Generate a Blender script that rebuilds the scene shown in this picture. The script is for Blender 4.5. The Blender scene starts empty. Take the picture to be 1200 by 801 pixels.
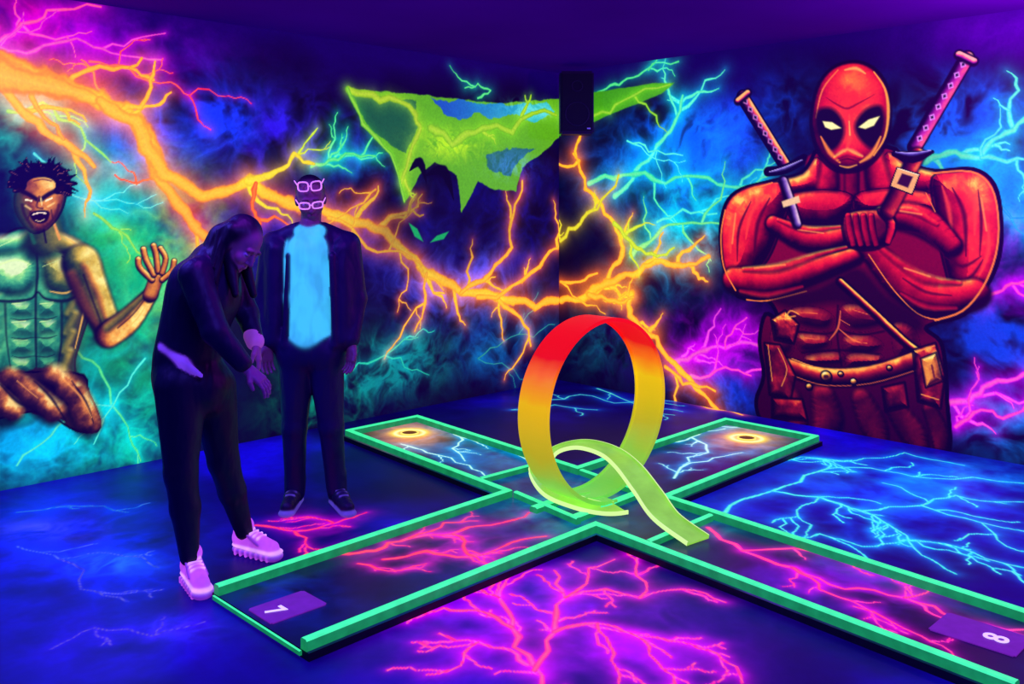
import bpy, math, time, bmesh
import numpy as np
T0=time.time()
scene=bpy.context.scene
scene.view_settings.view_transform='Standard'
f=1077.0; H=1.62; HY=240.0; th=math.radians(45.3)
F=np.array([math.cos(th),math.sin(th),0.]); R=np.array([math.sin(th),-math.cos(th),0.])
YL=5.743; XR=6.295; ZC=2.84; XB=-2.6; YB=-2.6

# ---------------------------------------------------------------- camera
cd=bpy.data.cameras.new("camera"); cam=bpy.data.objects.new("camera",cd)
scene.collection.objects.link(cam); cam.location=(0,0,H)
cam.rotation_euler=(math.pi/2,0,-(math.pi/2-th))
cd.sensor_width=36; cd.lens=f/1200*36; cd.shift_y=-(400.5-HY)/1200.0
scene.camera=cam

# ---------------------------------------------------------------- helpers
def link(o,parent=None):
    scene.collection.objects.link(o)
    if parent is not None: o.parent=parent
    return o
def np_mesh(name,V,Q,col=None,glow=None,smooth=True):
    me=bpy.data.meshes.new(name)
    V=np.ascontiguousarray(V,dtype=np.float32); Q=np.ascontiguousarray(Q,dtype=np.int32)
    me.vertices.add(len(V)); me.vertices.foreach_set("co",V.ravel())
    me.loops.add(Q.size); me.loops.foreach_set("vertex_index",Q.ravel())
    me.polygons.add(len(Q)); me.polygons.foreach_set("loop_start",np.arange(0,Q.size,4,dtype=np.int32))
    me.update(calc_edges=True)
    if smooth: me.polygons.foreach_set("use_smooth",np.ones(len(Q),dtype=bool))
    for nm,c in (("Col",col),("Glow",glow)):
        if c is None: continue
        at=me.color_attributes.new(nm,'FLOAT_COLOR','POINT')
        a=np.ones((len(V),4),dtype=np.float32); a[:,:3]=c
        at.data.foreach_set("color",a.ravel())
    return me
def lin(c):
    c=np.clip(np.asarray(c,dtype=float),0,1)
    return np.where(c<=0.04045,c/12.92,((c+0.055)/1.055)**2.4)
def L255(*c): return tuple(lin(np.array(c)/255.0))+(1.0,)
def mat(name,base,rough=0.6,emi=None,es=1.0,noise=0.0,nscale=30,bump=0.0,spec=0.3,sample=False):
    m=bpy.data.materials.new(name); m.use_nodes=True; nt=m.node_tree; b=nt.nodes["Principled BSDF"]
    b.inputs["Roughness"].default_value=rough; b.inputs["Specular IOR Level"].default_value=spec
    tc=nt.nodes.new("ShaderNodeTexCoord"); nz=nt.nodes.new("ShaderNodeTexNoise"); nz.inputs["Scale"].default_value=nscale
    nz.inputs["Detail"].default_value=4
    nt.links.new(tc.outputs["Object"],nz.inputs["Vector"])
    rp=nt.nodes.new("ShaderNodeValToRGB")
    k=1-noise
    rp.color_ramp.elements[0].position=0.3; rp.color_ramp.elements[1].position=0.7
    rp.color_ramp.elements[0].color=(base[0]*k,base[1]*k,base[2]*k,1); rp.color_ramp.elements[1].color=(base[0],base[1],base[2],1)
    nt.links.new(nz.outputs["Fac"],rp.inputs["Fac"]); nt.links.new(rp.outputs["Color"],b.inputs["Base Color"])
    if emi is not None:
        r2=nt.nodes.new("ShaderNodeValToRGB")
        r2.color_ramp.elements[0].position=0.3; r2.color_ramp.elements[1].position=0.7
        r2.color_ramp.elements[0].color=(emi[0]*k,emi[1]*k,emi[2]*k,1); r2.color_ramp.elements[1].color=(emi[0],emi[1],emi[2],1)
        nt.links.new(nz.outputs["Fac"],r2.inputs["Fac"]); nt.links.new(r2.outputs["Color"],b.inputs["Emission Color"])
        b.inputs["Emission Strength"].default_value=es
    if bump>0:
        bp=nt.nodes.new("ShaderNodeBump"); bp.inputs["Strength"].default_value=bump; bp.inputs["Distance"].default_value=0.01
        nt.links.new(nz.outputs["Fac"],bp.inputs["Height"]); nt.links.new(bp.outputs["Normal"],b.inputs["Normal"])
    if not sample: m.cycles.emission_sampling='NONE'
    return m
def paint_mat(name,basek=0.25,const=(0.03,0.03,0.06),rough=0.8,spec=0.1,es=1.0,bump=0.15,nscale=60):
    m=bpy.data.materials.new(name); m.use_nodes=True; nt=m.node_tree; b=nt.nodes["Principled BSDF"]
    at=nt.nodes.new("ShaderNodeAttribute"); at.attribute_name="Col"
    mu=nt.nodes.new("ShaderNodeVectorMath"); mu.operation='SCALE'; mu.inputs["Scale"].default_value=basek
    ad=nt.nodes.new("ShaderNodeVectorMath"); ad.operation='ADD'; ad.inputs[1].default_value=const
    nt.links.new(at.outputs["Color"],mu.inputs[0]); nt.links.new(mu.outputs[0],ad.inputs[0]); nt.links.new(ad.outputs[0],b.inputs["Base Color"])
    tc=nt.nodes.new("ShaderNodeTexCoord"); nz=nt.nodes.new("ShaderNodeTexNoise"); nz.inputs["Scale"].default_value=nscale; nz.inputs["Detail"].default_value=5
    nt.links.new(tc.outputs["Object"],nz.inputs["Vector"])
    mr=nt.nodes.new("ShaderNodeMapRange"); mr.inputs["From Min"].default_value=0.3; mr.inputs["From Max"].default_value=0.7
    mr.inputs["To Min"].default_value=0.88*es; mr.inputs["To Max"].default_value=1.1*es
    nt.links.new(nz.outputs["Fac"],mr.inputs["Value"])
    nt.links.new(at.outputs["Color"],b.inputs["Emission Color"]); nt.links.new(mr.outputs["Result"],b.inputs["Emission Strength"])
    bp=nt.nodes.new("ShaderNodeBump"); bp.inputs["Strength"].default_value=bump; bp.inputs["Distance"].default_value=0.005
    nt.links.new(nz.outputs["Fac"],bp.inputs["Height"]); nt.links.new(bp.outputs["Normal"],b.inputs["Normal"])
    b.inputs["Roughness"].default_value=rough; b.inputs["Specular IOR Level"].default_value=spec
    m.cycles.emission_sampling='NONE'
    return m

# ---------------------------------------------------------------- noise
_tab=np.random.RandomState(3).rand(256,256)
def vnoise(P,sc,seed):
    x=P[:,0]*sc+seed*17.31; y=P[:,1]*sc+seed*9.77
    xi=np.floor(x).astype(int); yi=np.floor(y).astype(int); u=x-xi; v=y-yi
    u=u*u*(3-2*u); v=v*v*(3-2*v)
    a=_tab[xi&255,yi&255]; b=_tab[(xi+1)&255,yi&255]; c=_tab[xi&255,(yi+1)&255]; d=_tab[(xi+1)&255,(yi+1)&255]
    return (a*(1-u)+b*u)*(1-v)+(c*(1-u)+d*u)*v
def fbm(P,sc,seed,o=5):
    r=0;a=0.5;t=0
    for i in range(o):
        r=r+a*vnoise(P,sc,seed+i*3.1); t+=a; a*=0.55; sc*=2.03
    return r/t
def catmull(p,n=5,closed=False):
    p=np.asarray(p,float); m=len(p)
    if m<3: return p
    out=[]
    rg=range(m) if closed else range(m-1)
    for i in rg:
        if closed: a,b,c,d=p[(i-1)%m],p[i],p[(i+1)%m],p[(i+2)%m]
        else: a,b,c,d=p[max(i-1,0)],p[i],p[i+1],p[min(i+2,m-1)]
        for k in range(n):
            t=k/n
            out.append(0.5*((2*b)+(c-a)*t+(2*a-5*b+4*c-d)*t*t+(3*b-a-3*c+d)*t**3))
    if not closed: out.append(p[-1])
    return np.array(out)

# ---------------------------------------------------------------- surface painter (works in metres on its plane)
def tr_left(p):
    p=np.atleast_2d(np.asarray(p,float)); lx=(p[:,0]-600)/f; lz=(HY-p[:,1])/f
    t=YL/(F[1]+R[1]*lx); return np.stack([t*(F[0]+R[0]*lx),H+t*lz],1),t/f
def tr_right(p):
    p=np.atleast_2d(np.asarray(p,float)); lx=(p[:,0]-600)/f; lz=(HY-p[:,1])/f
    t=XR/(F[0]+R[0]*lx); return np.stack([t*(F[1]+R[1]*lx),H+t*lz],1),t/f
def tr_floor(h=0.0):
    def g(p):
        p=np.atleast_2d(np.asarray(p,float)); lx=(p[:,0]-600)/f
        t=(H-h)*f/(p[:,1]-HY); return np.stack([t*(F[0]+R[0]*lx),t*(F[1]+R[1]*lx)],1),t/f
    return g
def ramp(tab,x):
    xs=[t[0] for t in tab]; return np.stack([np.interp(x,xs,[t[1][i]/255. for t in tab]) for i in range(3)],1)
R_RED=[(0,(14,0,10)),(.22,(72,0,16)),(.42,(142,4,24)),(.62,(212,14,30)),(.82,(246,44,28)),(.93,(255,110,30)),(1,(255,200,70))]
R_DRK=[(0,(6,0,10)),(.35,(50,2,18)),(.6,(112,8,26)),(.78,(185,30,24)),(.9,(240,110,30)),(1,(255,200,70))]
R_GRN=[(0,(2,18,16)),(.3,(6,60,48)),(.52,(28,120,84)),(.75,(90,195,110)),(.9,(180,240,120)),(1,(245,255,170))]
R_ORG=[(0,(14,4,6)),(.3,(66,22,8)),(.55,(145,66,10)),(.78,(225,135,22)),(1,(255,225,110))]
R_MIX=[(0,(4,12,10)),(.3,(24,44,14)),(.55,(100,98,16)),(.78,(200,165,34)),(1,(255,235,120))]
R_BRZ=[(0,(3,1,8)),(.4,(46,16,20)),(.65,(115,52,22)),(.85,(210,120,40)),(1,(250,210,110))]
class Paint:
    def __init__(s,P,tr,base=(0,0,0)):
        s.P=np.asarray(P,float); s.tr=tr; s.C=np.zeros((len(P),3))+np.array(base)/255.; s.rng=np.random.RandomState(11)
        s.sg=-1 if tr is tr_right else 1; s.minw=.0030
    def sub(s,pts,m):
        lo=pts.min(0)-m; hi=pts.max(0)+m; P=s.P
        return np.nonzero((P[:,0]>lo[0])&(P[:,0]<hi[0])&(P[:,1]>lo[1])&(P[:,1]<hi[1]))[0]
    @staticmethod
    def dist(Q,pts,w,vec=False):
        q=np.full(len(Q),1e9); dm=np.full(len(Q),1e9)
        if vec: ov=np.zeros((len(Q),2)); rr_=np.ones(len(Q))
        for i in range(len(pts)-1):
            a=pts[i]; ab=pts[i+1]-a; l2=ab@ab+1e-12
            t=np.clip(((Q-a)@ab)/l2,0,1); ox=Q[:,0]-a[0]-t*ab[0]; oy=Q[:,1]-a[1]-t*ab[1]; d=np.hypot(ox,oy)
            r=w[i]+(w[i+1]-w[i])*t; qq=d/r
            if vec:
                m=qq<q; ov[m,0]=ox[m]/r[m]; ov[m,1]=oy[m]/r[m]; rr_[m]=r[m]
            q=np.minimum(q,qq); dm=np.minimum(dm,d)
        return (q,dm,ov,rr_) if vec else (q,dm)
    def prep(s,pts,w):
        pts=np.asarray(pts,float); w=np.broadcast_to(np.asarray(w,float),(len(pts),)).copy()
        if len(pts)>2:
            pw=catmull(np.column_stack([pts,w]),4); pts=pw[:,:2]; w=np.maximum(pw[:,2],0.3)
        return pts,w
    def stroke(s,pts,w,col,a=1.0,soft=0.35,smooth=True,screen=False):
        if smooth: pts,w=s.prep(pts,w)
        else: pts=np.asarray(pts,float); w=np.broadcast_to(np.asarray(w,float),(len(pts),)).copy()
        m,sc=s.tr(pts); wm=w*sc*0.5
        ix=s.sub(m,wm.max()*1.05)
        if len(ix)==0: return
        q,_=s.dist(s.P[ix],m,wm); al=np.clip((1-q)/soft,0,1); al=(al*al*(3-2*al)*a)[:,None]
        c=np.array(col)/255.
        if screen: s.C[ix]=1-(1-s.C[ix])*(1-c*al)
        else: s.C[ix]=s.C[ix]*(1-al)+c*al
    def muscle(s,pts,w,rm,light=(-.35,.75,.55),gain=1.0,out=1.5,a=1.0,soft=.22,tex=.22,seed=1):
        if out>0: s.stroke(pts,np.asarray(w,float)+out*3,(6,0,8),a*.9,.35)
        pts,w=s.prep(pts,w); m,sc=s.tr(pts); wm=w*sc*.5; ix=s.sub(m,wm.max()*1.05)
        if len(ix)==0: return
        Q=s.P[ix]; q,_,ov,_=s.dist(Q,m,wm,True); l=np.array(light); l=l/np.linalg.norm(l)
        nz=np.sqrt(np.clip(1-q*q,0,1)); I=ov[:,0]*l[0]*s.sg+ov[:,1]*l[1]+nz*l[2]
        I=I+(fbm(Q,14,seed,5)-.5)*tex*1.4; c=ramp(rm,np.clip(I*gain,0,1))
        al=(np.clip((1-q)/soft,0,1)*a)[:,None]; s.C[ix]=s.C[ix]*(1-al)+c*al
    def dome(s,pts,rm,bev=10,light=(-.35,.75,.55),gain=1.0,out=1.0,smooth=True,tex=.22,seed=1,a=1.0,fea=2.5):
        pts=np.asarray(pts,float); pts=catmull(pts,4,True) if smooth else pts
        if out>0: s.stroke(np.vstack([pts,pts[:1]]),out*3.4,(6,0,8),.85*a,.6,smooth=False)
        m,sc=s.tr(pts); B=bev*sc.mean(); fe=fea*sc.mean(); ix=s.sub(m,fe)
        if len(ix)==0: return
        Q=s.P[ix]; ins=s.inside(Q,m); mm=np.vstack([m,m[:1]]); q,dm,ov,_=s.dist(Q,mm,np.ones(len(mm)),True)
        t=np.clip(1-dm/B,0,1); n2=-ov/(dm[:,None]+1e-9)*t[:,None]; nz=np.sqrt(np.clip(1-t*t,0,1))
        l=np.array(light); l=l/np.linalg.norm(l); I=n2[:,0]*l[0]*s.sg+n2[:,1]*l[1]+nz*l[2]
        I=I+(fbm(Q,14,seed,5)-.5)*tex*1.4; c=ramp(rm,np.clip(I*gain,0,1))
        al=(np.clip(np.where(ins,dm,-dm)/fe,0,1)*a)[:,None]; s.C[ix]=s.C[ix]*(1-al)+c*al
    @staticmethod
    def inside(Q,m):
        ins=np.zeros(len(Q),bool); n=len(m)
        for i in range(n):
            a0=m[i]; b0=m[(i+1)%n]
            if a0[1]==b0[1]: continue
            c=((a0[1]>Q[:,1])!=(b0[1]>Q[:,1]))
            xx=(b0[0]-a0[0])*(Q[:,1]-a0[1])/(b0[1]-a0[1])+a0[0]
            ins^=(c&(Q[:,0]<xx))
        return ins
    def poly(s,pts,col,a=1.0,col2=None,ga=None,gb=None,smooth=True,feather=1.5,rough=0.0,edge=None,ew=3,rs=9):
        pts=np.asarray(pts,float); op=pts
        if smooth: pts=catmull(pts,4,True)
        m,sc=s.tr(pts); fe=feather*sc.mean()
        ix=s.sub(m,fe+0.02)
        if len(ix)==0: return
        Q=s.P[ix]
        if rough>0:
            Q=Q+rough*(np.stack([fbm(Q,rs,5),fbm(Q,rs,8)],1)-0.5)
        ins=s.inside(Q,m)
        mm=np.vstack([m,m[:1]]); _,dm=s.dist(Q,mm,np.ones(len(mm)))
        sd=np.where(ins,dm,-dm); al=(np.clip(0.5+sd/fe,0,1)*a)[:,None]
        c=np.array(col)/255.
        if col2 is not None:
            A,_=s.tr([ga]);B,_=s.tr([gb]);A=A[0];B=B[0];ab=B-A
            t=np.clip(((s.P[ix]-A)@ab)/(ab@ab),0,1)[:,None]; c=c*(1-t)+np.array(col2)/255.*t
        s.C[ix]=s.C[ix]*(1-al)+c*al
        if edge is not None: s.stroke(np.vstack([op,op[:1]]),ew,edge,smooth=smooth)
    def cloud(s,x,y,rx,ry,col,a=1.0,seed=1,sc=2.2,contrast=2.2,dark=False):
        c0,_=s.tr([(x,y)]); c0=c0[0]; cx,_=s.tr([(x-rx,y),(x+rx,y)]); cy,_=s.tr([(x,y-ry),(x,y+ry)])
        if s.tr is tr_left or s.tr is tr_right:
            ax=abs(cx[1,0]-cx[0,0])/2; ay=abs(cy[1,1]-cy[0,1])/2
            u=(s.P[:,0]-c0[0])/ax; v=(s.P[:,1]-c0[1])/ay
        else:
            e1=(cx[1]-cx[0])/2; e2=(cy[1]-cy[0])/2; M=np.linalg.inv(np.stack([e1,e2],1)); uv=(s.P-c0)@M.T; u=uv[:,0]; v=uv[:,1]
        g=np.exp(-(u*u+v*v)); ix=np.nonzero(g>0.01)[0]
        if len(ix)==0: return
        Q=s.P[ix]; wq=Q+.35*(np.stack([fbm(Q,sc*.8,seed+40,3),fbm(Q,sc*.8,seed+60,3)],1)-.5)
        n=fbm(wq,sc,seed,6)
        if not dark: n=n*.6+.4*(1-2*np.abs(fbm(wq,sc*1.6,seed+7,4)-.5)*1.6)*.75
        n=np.clip(0.5+(n-0.48)*contrast,0,1.4)
        al=np.clip(g[ix]*n*a,0,1)[:,None]; c=np.array(col)/255.
        if dark: s.C[ix]=s.C[ix]*(1-al)+c*al
        else: s.C[ix]=1-(1-s.C[ix])*(1-c*al)
    def fract(s,m,lev,jag):
        for l in range(lev):
            o=[m[0]]
            for i in range(len(m)-1):
                d=m[i+1]-m[i]; nrm=np.array([-d[1],d[0]]); o.append((m[i]+m[i+1])/2+nrm*s.rng.uniform(-jag,jag)); o.append(m[i+1])
            m=np.array(o)
        return m
    def _bolt(s,m,w0,w1,core,glow,gw,ga):
        w=np.maximum(np.linspace(w0,w1,len(m))*s.rng.uniform(.8,1.25,len(m)),s.minw); ix=s.sub(m,gw*3.5)
        if len(ix)==0: return
        Q=s.P[ix]; q,d=s.dist(Q,m,w); q=q*(1+(fbm(Q,13,3,3)-.5)*.9)
        g=(np.exp(-np.maximum(d-w.mean(),0)/gw)*ga); g=np.where(d>gw*3.3,0,g-np.exp(-3.3)*ga).clip(0)[:,None]
        s.C[ix]=1-(1-s.C[ix])*(1-np.array(glow)/255.*g)
        al=np.clip((1.2-q)/0.4,0,1)[:,None]
        cen=np.clip(1-q*1.2,0,1)[:,None]; ed=np.clip((q-.55)/.5,0,1)[:,None]*.45
        cc=np.array(core)/255.; cc2=np.clip(cc*0.75+np.array([1,.95,.5])*0.25,0,1)
        c=(cc*(1-cen)+cc2*cen)*(1-ed)+np.array(glow)/255.*ed
        s.C[ix]=s.C[ix]*(1-al)+c*al
    def bolt(s,pts,w,core,glow,gw=9,jag=0.16,nb=3,blen=45,ga=0.66,lev=2,we=0.5,depth=1,bs=.62):
        m,sc=s.tr(pts); k=sc.mean(); m=s.fract(m,lev,jag); gw=gw*1.15  # airbrushed halo, enlarged so that bloom is painted in with it
        nb=int(round(nb*bs))
        for b in range(nb):
            i=s.rng.randint(0,len(m)-1); d=m[i+1]-m[i]; ang=math.atan2(d[1],d[0])+s.rng.choice([-1,1])*s.rng.uniform(.4,1.1)
            L=blen*k*s.rng.uniform(.5,1.2); e=m[i]+L*np.array([math.cos(ang),math.sin(ang)])
            a3=ang+s.rng.uniform(-.7,.7)
            e2=e+0.6*L*np.array([math.cos(a3),math.sin(a3)])
            mm=s.fract(np.array([m[i],e,e2]),2,.2)
            s._bolt(mm,min(w,9)*k*0.34,w*k*0.07,core,glow,gw*k*0.6,ga*0.8)
            if s.rng.rand()<0.5:
                j=s.rng.randint(1,len(mm)-1); a2=ang+s.rng.choice([-1,1])*s.rng.uniform(.5,1.1)
                e=mm[j]+0.5*L*np.array([math.cos(a2),math.sin(a2)])
                s._bolt(s.fract(np.array([mm[j],e]),2,.2),min(w,9)*k*0.2,w*k*0.07,core,glow,gw*k*0.45,ga*0.6)
        s._bolt(m,w*k*0.5,w*we*k*0.5,core,glow,gw*k,ga)
YEL=(255,178,10); ORG=(255,90,0); CY=(50,235,205); CYG=(0,130,190); MAG=(255,40,200); MGG=(190,0,220); GRN=(60,230,120)

def axis(lo,hi,a,b,fine,coarse):
    parts=[]
    if a>lo: parts.append(np.linspace(lo,a,max(2,int((a-lo)/coarse)),endpoint=False))
    parts.append(np.linspace(a,b,int((b-a)/fine)))
    if hi>b: parts.append(np.linspace(b,hi,max(2,int((hi-b)/coarse)))[1:])
    return np.concatenate(parts)
def grid_quads(n,m):
    i=np.arange(n-1)[:,None]; j=np.arange(m-1)[None,:]; a=i*m+j
    return np.stack([a,a+m,a+m+1,a+1],-1).reshape(-1,4)
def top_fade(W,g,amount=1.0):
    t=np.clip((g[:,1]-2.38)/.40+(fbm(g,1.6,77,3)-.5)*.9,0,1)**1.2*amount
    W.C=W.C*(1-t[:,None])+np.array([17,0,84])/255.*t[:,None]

# ================================================================ LEFT WALL
S=axis(XB,XR,1.25,XR,0.0055,0.03); Z=np.linspace(0,ZC,515)
g=np.stack(np.meshgrid(S,Z,indexing='ij'),-1).reshape(-1,2)
W=Paint(g,tr_left,(2,0,16))
n=fbm(g,1.3,2); W.C+=np.clip((n-.45)*2,0,1)[:,None]*np.array([2,2,60])/255.
for k,(x,z) in enumerate([(-2,1.4),(-1,2),(-.2,1.0),(.6,1.8)]):
    d=np.exp(-(((g[:,0]-x)/.8)**2+((g[:,1]-z)/.7)**2))*np.clip(.5+(fbm(g,2,k)-.48)*2.2,0,1.3)
    W.C+=d[:,None]*np.array([[0,.35,.5],[.2,0,.5],[0,.5,.3],[0,.2,.6]][k])
W.cloud(90,470,120,90,(0,160,140),1.3,3,2.6,3.4); W.cloud(150,330,90,110,(0,170,70),1.4,4,2.6,3)
W.cloud(205,300,60,85,(125,200,0),1.6,5,2.6,2.4); W.cloud(60,520,80,45,(0,170,220),1.3,6,3,3.4)
W.cloud(150,500,60,60,(0,180,100),1.2,20,4,3.4); W.cloud(120,240,60,60,(0,150,130),1.2,7,3,3.4)
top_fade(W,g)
W.cloud(15,150,70,60,(0,160,120),1.1,8,3,3)
W.cloud(225,140,80,50,(15,50,240),1.3,9,3,3.4); W.cloud(345,160,90,50,(40,20,210),1.0,12,3,3.6); W.cloud(170,170,60,40,(0,70,200),1.0,44,3,3)
W.cloud(120,50,140,40,(110,0,170),.8,13,2.4,3); W.cloud(30,30,80,40,(220,0,120),1.0,14,3,3); W.cloud(30,100,60,50,(255,90,0),.9,45,3,2)
W.cloud(450,255,130,60,(20,20,170),.6,15,3,4); W.cloud(540,330,80,45,(60,70,230),.9,16,3.4,4)
W.cloud(450,430,80,40,(0,120,110),1.1,17,4,4); W.cloud(590,400,60,40,(0,60,110),1,18,4,4); W.cloud(380,460,60,60,(0,110,60),1,19,4,4)
W.cloud(300,280,80,60,(30,20,160),.9,22,3,3.4); W.cloud(600,250,70,80,(10,10,160),.6,23,3,4); W.cloud(440,190,60,40,(10,60,160),.9,46,3,4)
PK=(255,50,150); PKG=(200,0,170)
W.bolt([(0,48),(25,28),(55,12),(118,8)],5,PK,PKG,8,nb=3); W.bolt([(0,55),(40,60),(90,45),(130,62),(190,70)],4,(230,40,190),PKG,7,nb=3)
W.bolt([(105,72),(150,78),(200,96),(222,112)],3,(255,50,60),(180,0,90),6,nb=3)
W.bolt([(222,112),(232,140),(247,152)],2,(255,40,60),(150,0,60),5,nb=1)
W.bolt([(10,130),(50,120),(95,150),(130,190)],4,(90,230,80),(0,150,90),9,nb=4); W.bolt([(40,180),(70,215),(110,235),(150,250)],3,CY,(0,130,160),8,nb=4)
W.bolt([(90,410),(120,440),(150,500),(165,540)],3,GRN,(0,140,110),8,nb=4); W.bolt([(100,470),(60,510),(20,545)],4,CY,CYG,9,nb=4)
W.bolt([(170,420),(140,460),(110,520)],3,CY,(0,140,150),8,nb=3); W.bolt([(110,250),(140,270),(170,300),(215,330)],3,(130,230,60),(60,150,0),8,nb=3)
W.bolt([(395,455),(420,425),(460,410),(490,395)],3,(0,190,160),(0,110,110),9,nb=4); W.bolt([(560,420),(590,400),(625,395),(650,380)],2,(0,120,130),(0,70,100),7,nb=3)
W.bolt([(365,195),(385,188),(405,180),(440,183)],5,(60,230,130),(0,170,110),8,nb=6,blen=32,bs=1); W.bolt([(350,180),(360,165),(372,150)],3,(190,230,20),(120,160,0),6,nb=1)
W.bolt([(0,95),(25,130),(60,160),(110,195)],12,YEL,(240,80,0),14,nb=3,jag=.1)
W.bolt([(120,108),(110,85),(95,70)],4,(255,80,60),(220,0,60),8,nb=2); W.bolt([(190,205),(160,215),(135,205)],3,(255,80,20),(200,30,0),7,nb=2)
W.bolt([(0,74),(60,100),(118,118),(158,140),(180,175),(188,212),(225,262),(240,276)],24,(255,160,5),(255,70,0),14,jag=.07,nb=5,we=.5,blen=60)
W.bolt([(0,88),(50,100),(110,116)],32,(255,170,10),(255,60,0),16,jag=.05,nb=0,we=.4)
W.bolt([(118,118),(160,142),(192,205),(238,230),(290,212),(330,234),(372,246)],15,(255,180,5),(255,90,0),11,jag=.09,nb=4,we=.8)
W.bolt([(290,212),(325,200),(345,180),(368,192)],8,(240,215,10),(190,140,0),9,nb=2)
W.bolt([(372,242),(430,262),(470,290),(500,320),(540,343),(600,352),(655,352)],11,YEL,ORG,9,jag=.12,nb=8,we=.8,blen=45)
W.bolt([(385,255),(430,290),(480,300),(520,340)],4,YEL,ORG,7,jag=.16,nb=4)
W.bolt([(300,215),(296,245),(305,262)],6,ORG,(200,50,0),8,nb=1)
W.bolt([(540,343),(575,320),(600,290),(602,250),(612,212)],6,YEL,ORG,8,nb=5,blen=30)
W.bolt([(500,320),(498,355),(486,388)],4,YEL,ORG,6,nb=2); W.bolt([(585,352),(610,372),(622,405)],5,YEL,ORG,6,nb=3)
W.bolt([(560,348),(600,335),(640,300),(657,285)],6,YEL,ORG,8,nb=4,blen=35); W.bolt([(440,222),(420,240),(385,262)],3,YEL,ORG,7,nb=3)
W.cloud(520,250,75,55,(1,0,14),1.3,50,2,1,dark=True)
# cat-mask emblem (left wall half)
W.poly([(407,103),(500,112),(585,121),(656,116),(656,160),(640,176),(612,196),(605,224),(580,222),(560,212),(541,250),(536,205),(510,190),(492,205),(474,238),(466,200),(458,182),(430,150)],(90,168,5),smooth=False,rough=.03,rs=14)
W.poly([(505,116),(580,122),(640,120),(650,132),(625,142),(600,134),(575,140),(560,132),(540,140),(520,134)],(20,70,200),a=.9,col2=(30,170,210),ga=(520,118),gb=(620,140),smooth=False,rough=.08,rs=10)
W.poly([(414,110),(486,118),(490,150),(476,180),(462,172),(440,156),(424,135)],(10,70,60),a=.85,smooth=False,rough=.06,rs=12)
W.poly([(570,180),(600,174),(628,174),(606,192),(598,208),(575,200)],(10,70,140),a=.7,smooth=False,rough=.08,rs=12)
W.cloud(600,195,30,18,(30,60,200),.7,32,8,3); W.cloud(620,128,30,10,(90,210,210),.7,33,8,3); W.cloud(530,170,40,16,(150,200,0),.9,34,8,3)
W.bolt([(408,105),(445,118),(487,135),(493,150),(478,190),(470,215)],8,(150,195,10),(110,150,0),5,nb=1,blen=20)
W.bolt([(505,150),(530,170),(565,150),(600,155),(652,135)],10,(140,200,10),(60,130,0),6,nb=3,blen=22); W.bolt([(407,104),(425,145),(458,180),(474,236)],5,(110,200,30),(40,120,0),4,nb=0,jag=.05)
W.bolt([(560,115),(575,106),(560,98),(545,103)],3,(60,220,120),(0,130,80),6,nb=1)
W.stroke([(500,205),(520,200),(532,235)],[3,16,1],(1,1,12)); W.stroke([(480,200),(492,190),(500,215)],[2,14,1],(1,1,12))
W.poly([(479,261),(489,268),(496,283),(486,277)],(20,160,80),smooth=False); W.poly([(504,284),(512,276),(526,271),(520,280)],(20,160,80),smooth=False)
# bare-chested muscular wild-haired man figure --------------------------------
W.cloud(45,370,70,100,(0,4,14),.9,40,2,1,dark=True)
mz=W.muscle; dm_=W.dome
LR=(.5,.55,.6); LT=(-.2,.7,.7)
dm_([(-60,300),(-10,285),(20,268),(60,270),(96,290),(114,318),(110,352),(98,388),(88,420),(84,446),(40,450),(-60,450)],R_GRN,44,(-.2,.4,.8),.66,1.2,seed=30,tex=.5,fea=3)
W.poly([(64,275),(96,290),(112,318),(108,352),(96,390),(86,440),(70,444),(78,400),(86,350),(80,310)],(110,70,12),.55,feather=18)
mz([(-40,292),(-5,288),(22,284),(40,272)],[34,32,26,14],R_GRN,LT,1.0,0,.85,soft=.6); mz([(104,314),(86,292),(60,276)],[36,30,18],R_MIX,LR,1.05,.4,soft=.5)
dm_([(-20,306),(16,298),(42,305),(45,330),(30,348),(-2,348),(-22,332)],R_GRN,26,LT,1.12,0,seed=2,fea=8,a=.85,tex=.4); dm_([(46,305),(74,296),(100,310),(100,334),(76,349),(50,340)],R_MIX,24,(.3,.6,.6),1.02,0,seed=3,fea=8,a=.85,tex=.4)
for i,y in enumerate((362,384,406,428)):
    h_=11
    dm_([(10,y-h_+2),(24,y-h_),(39,y-h_+3),(40,y+h_-3),(25,y+h_),(11,y+h_-3)],R_GRN,14,LT,1.1-.06*i,0,seed=4+i,fea=7,a=.7,tex=.4); dm_([(43,y-h_+2),(56,y-h_-1),(68,y-h_+2),(67,y+h_-4),(55,y+h_-1),(43,y+h_-2)],R_GRN,14,(.2,.7,.6),.98-.06*i,0,seed=8+i,fea=7,a=.7,tex=.4)
    mz([(0,y-14),(-6,y+8)],15,R_GRN,LT,.9,0,.6,soft=.8); mz([(90-i*3,y-16),(78-i*2,y+6)],15,R_MIX,LR,.98,0,.75,soft=.7)
W.stroke([(34,444),(20,446),(60,446)],8,(4,30,26),.6,.9)
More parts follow.
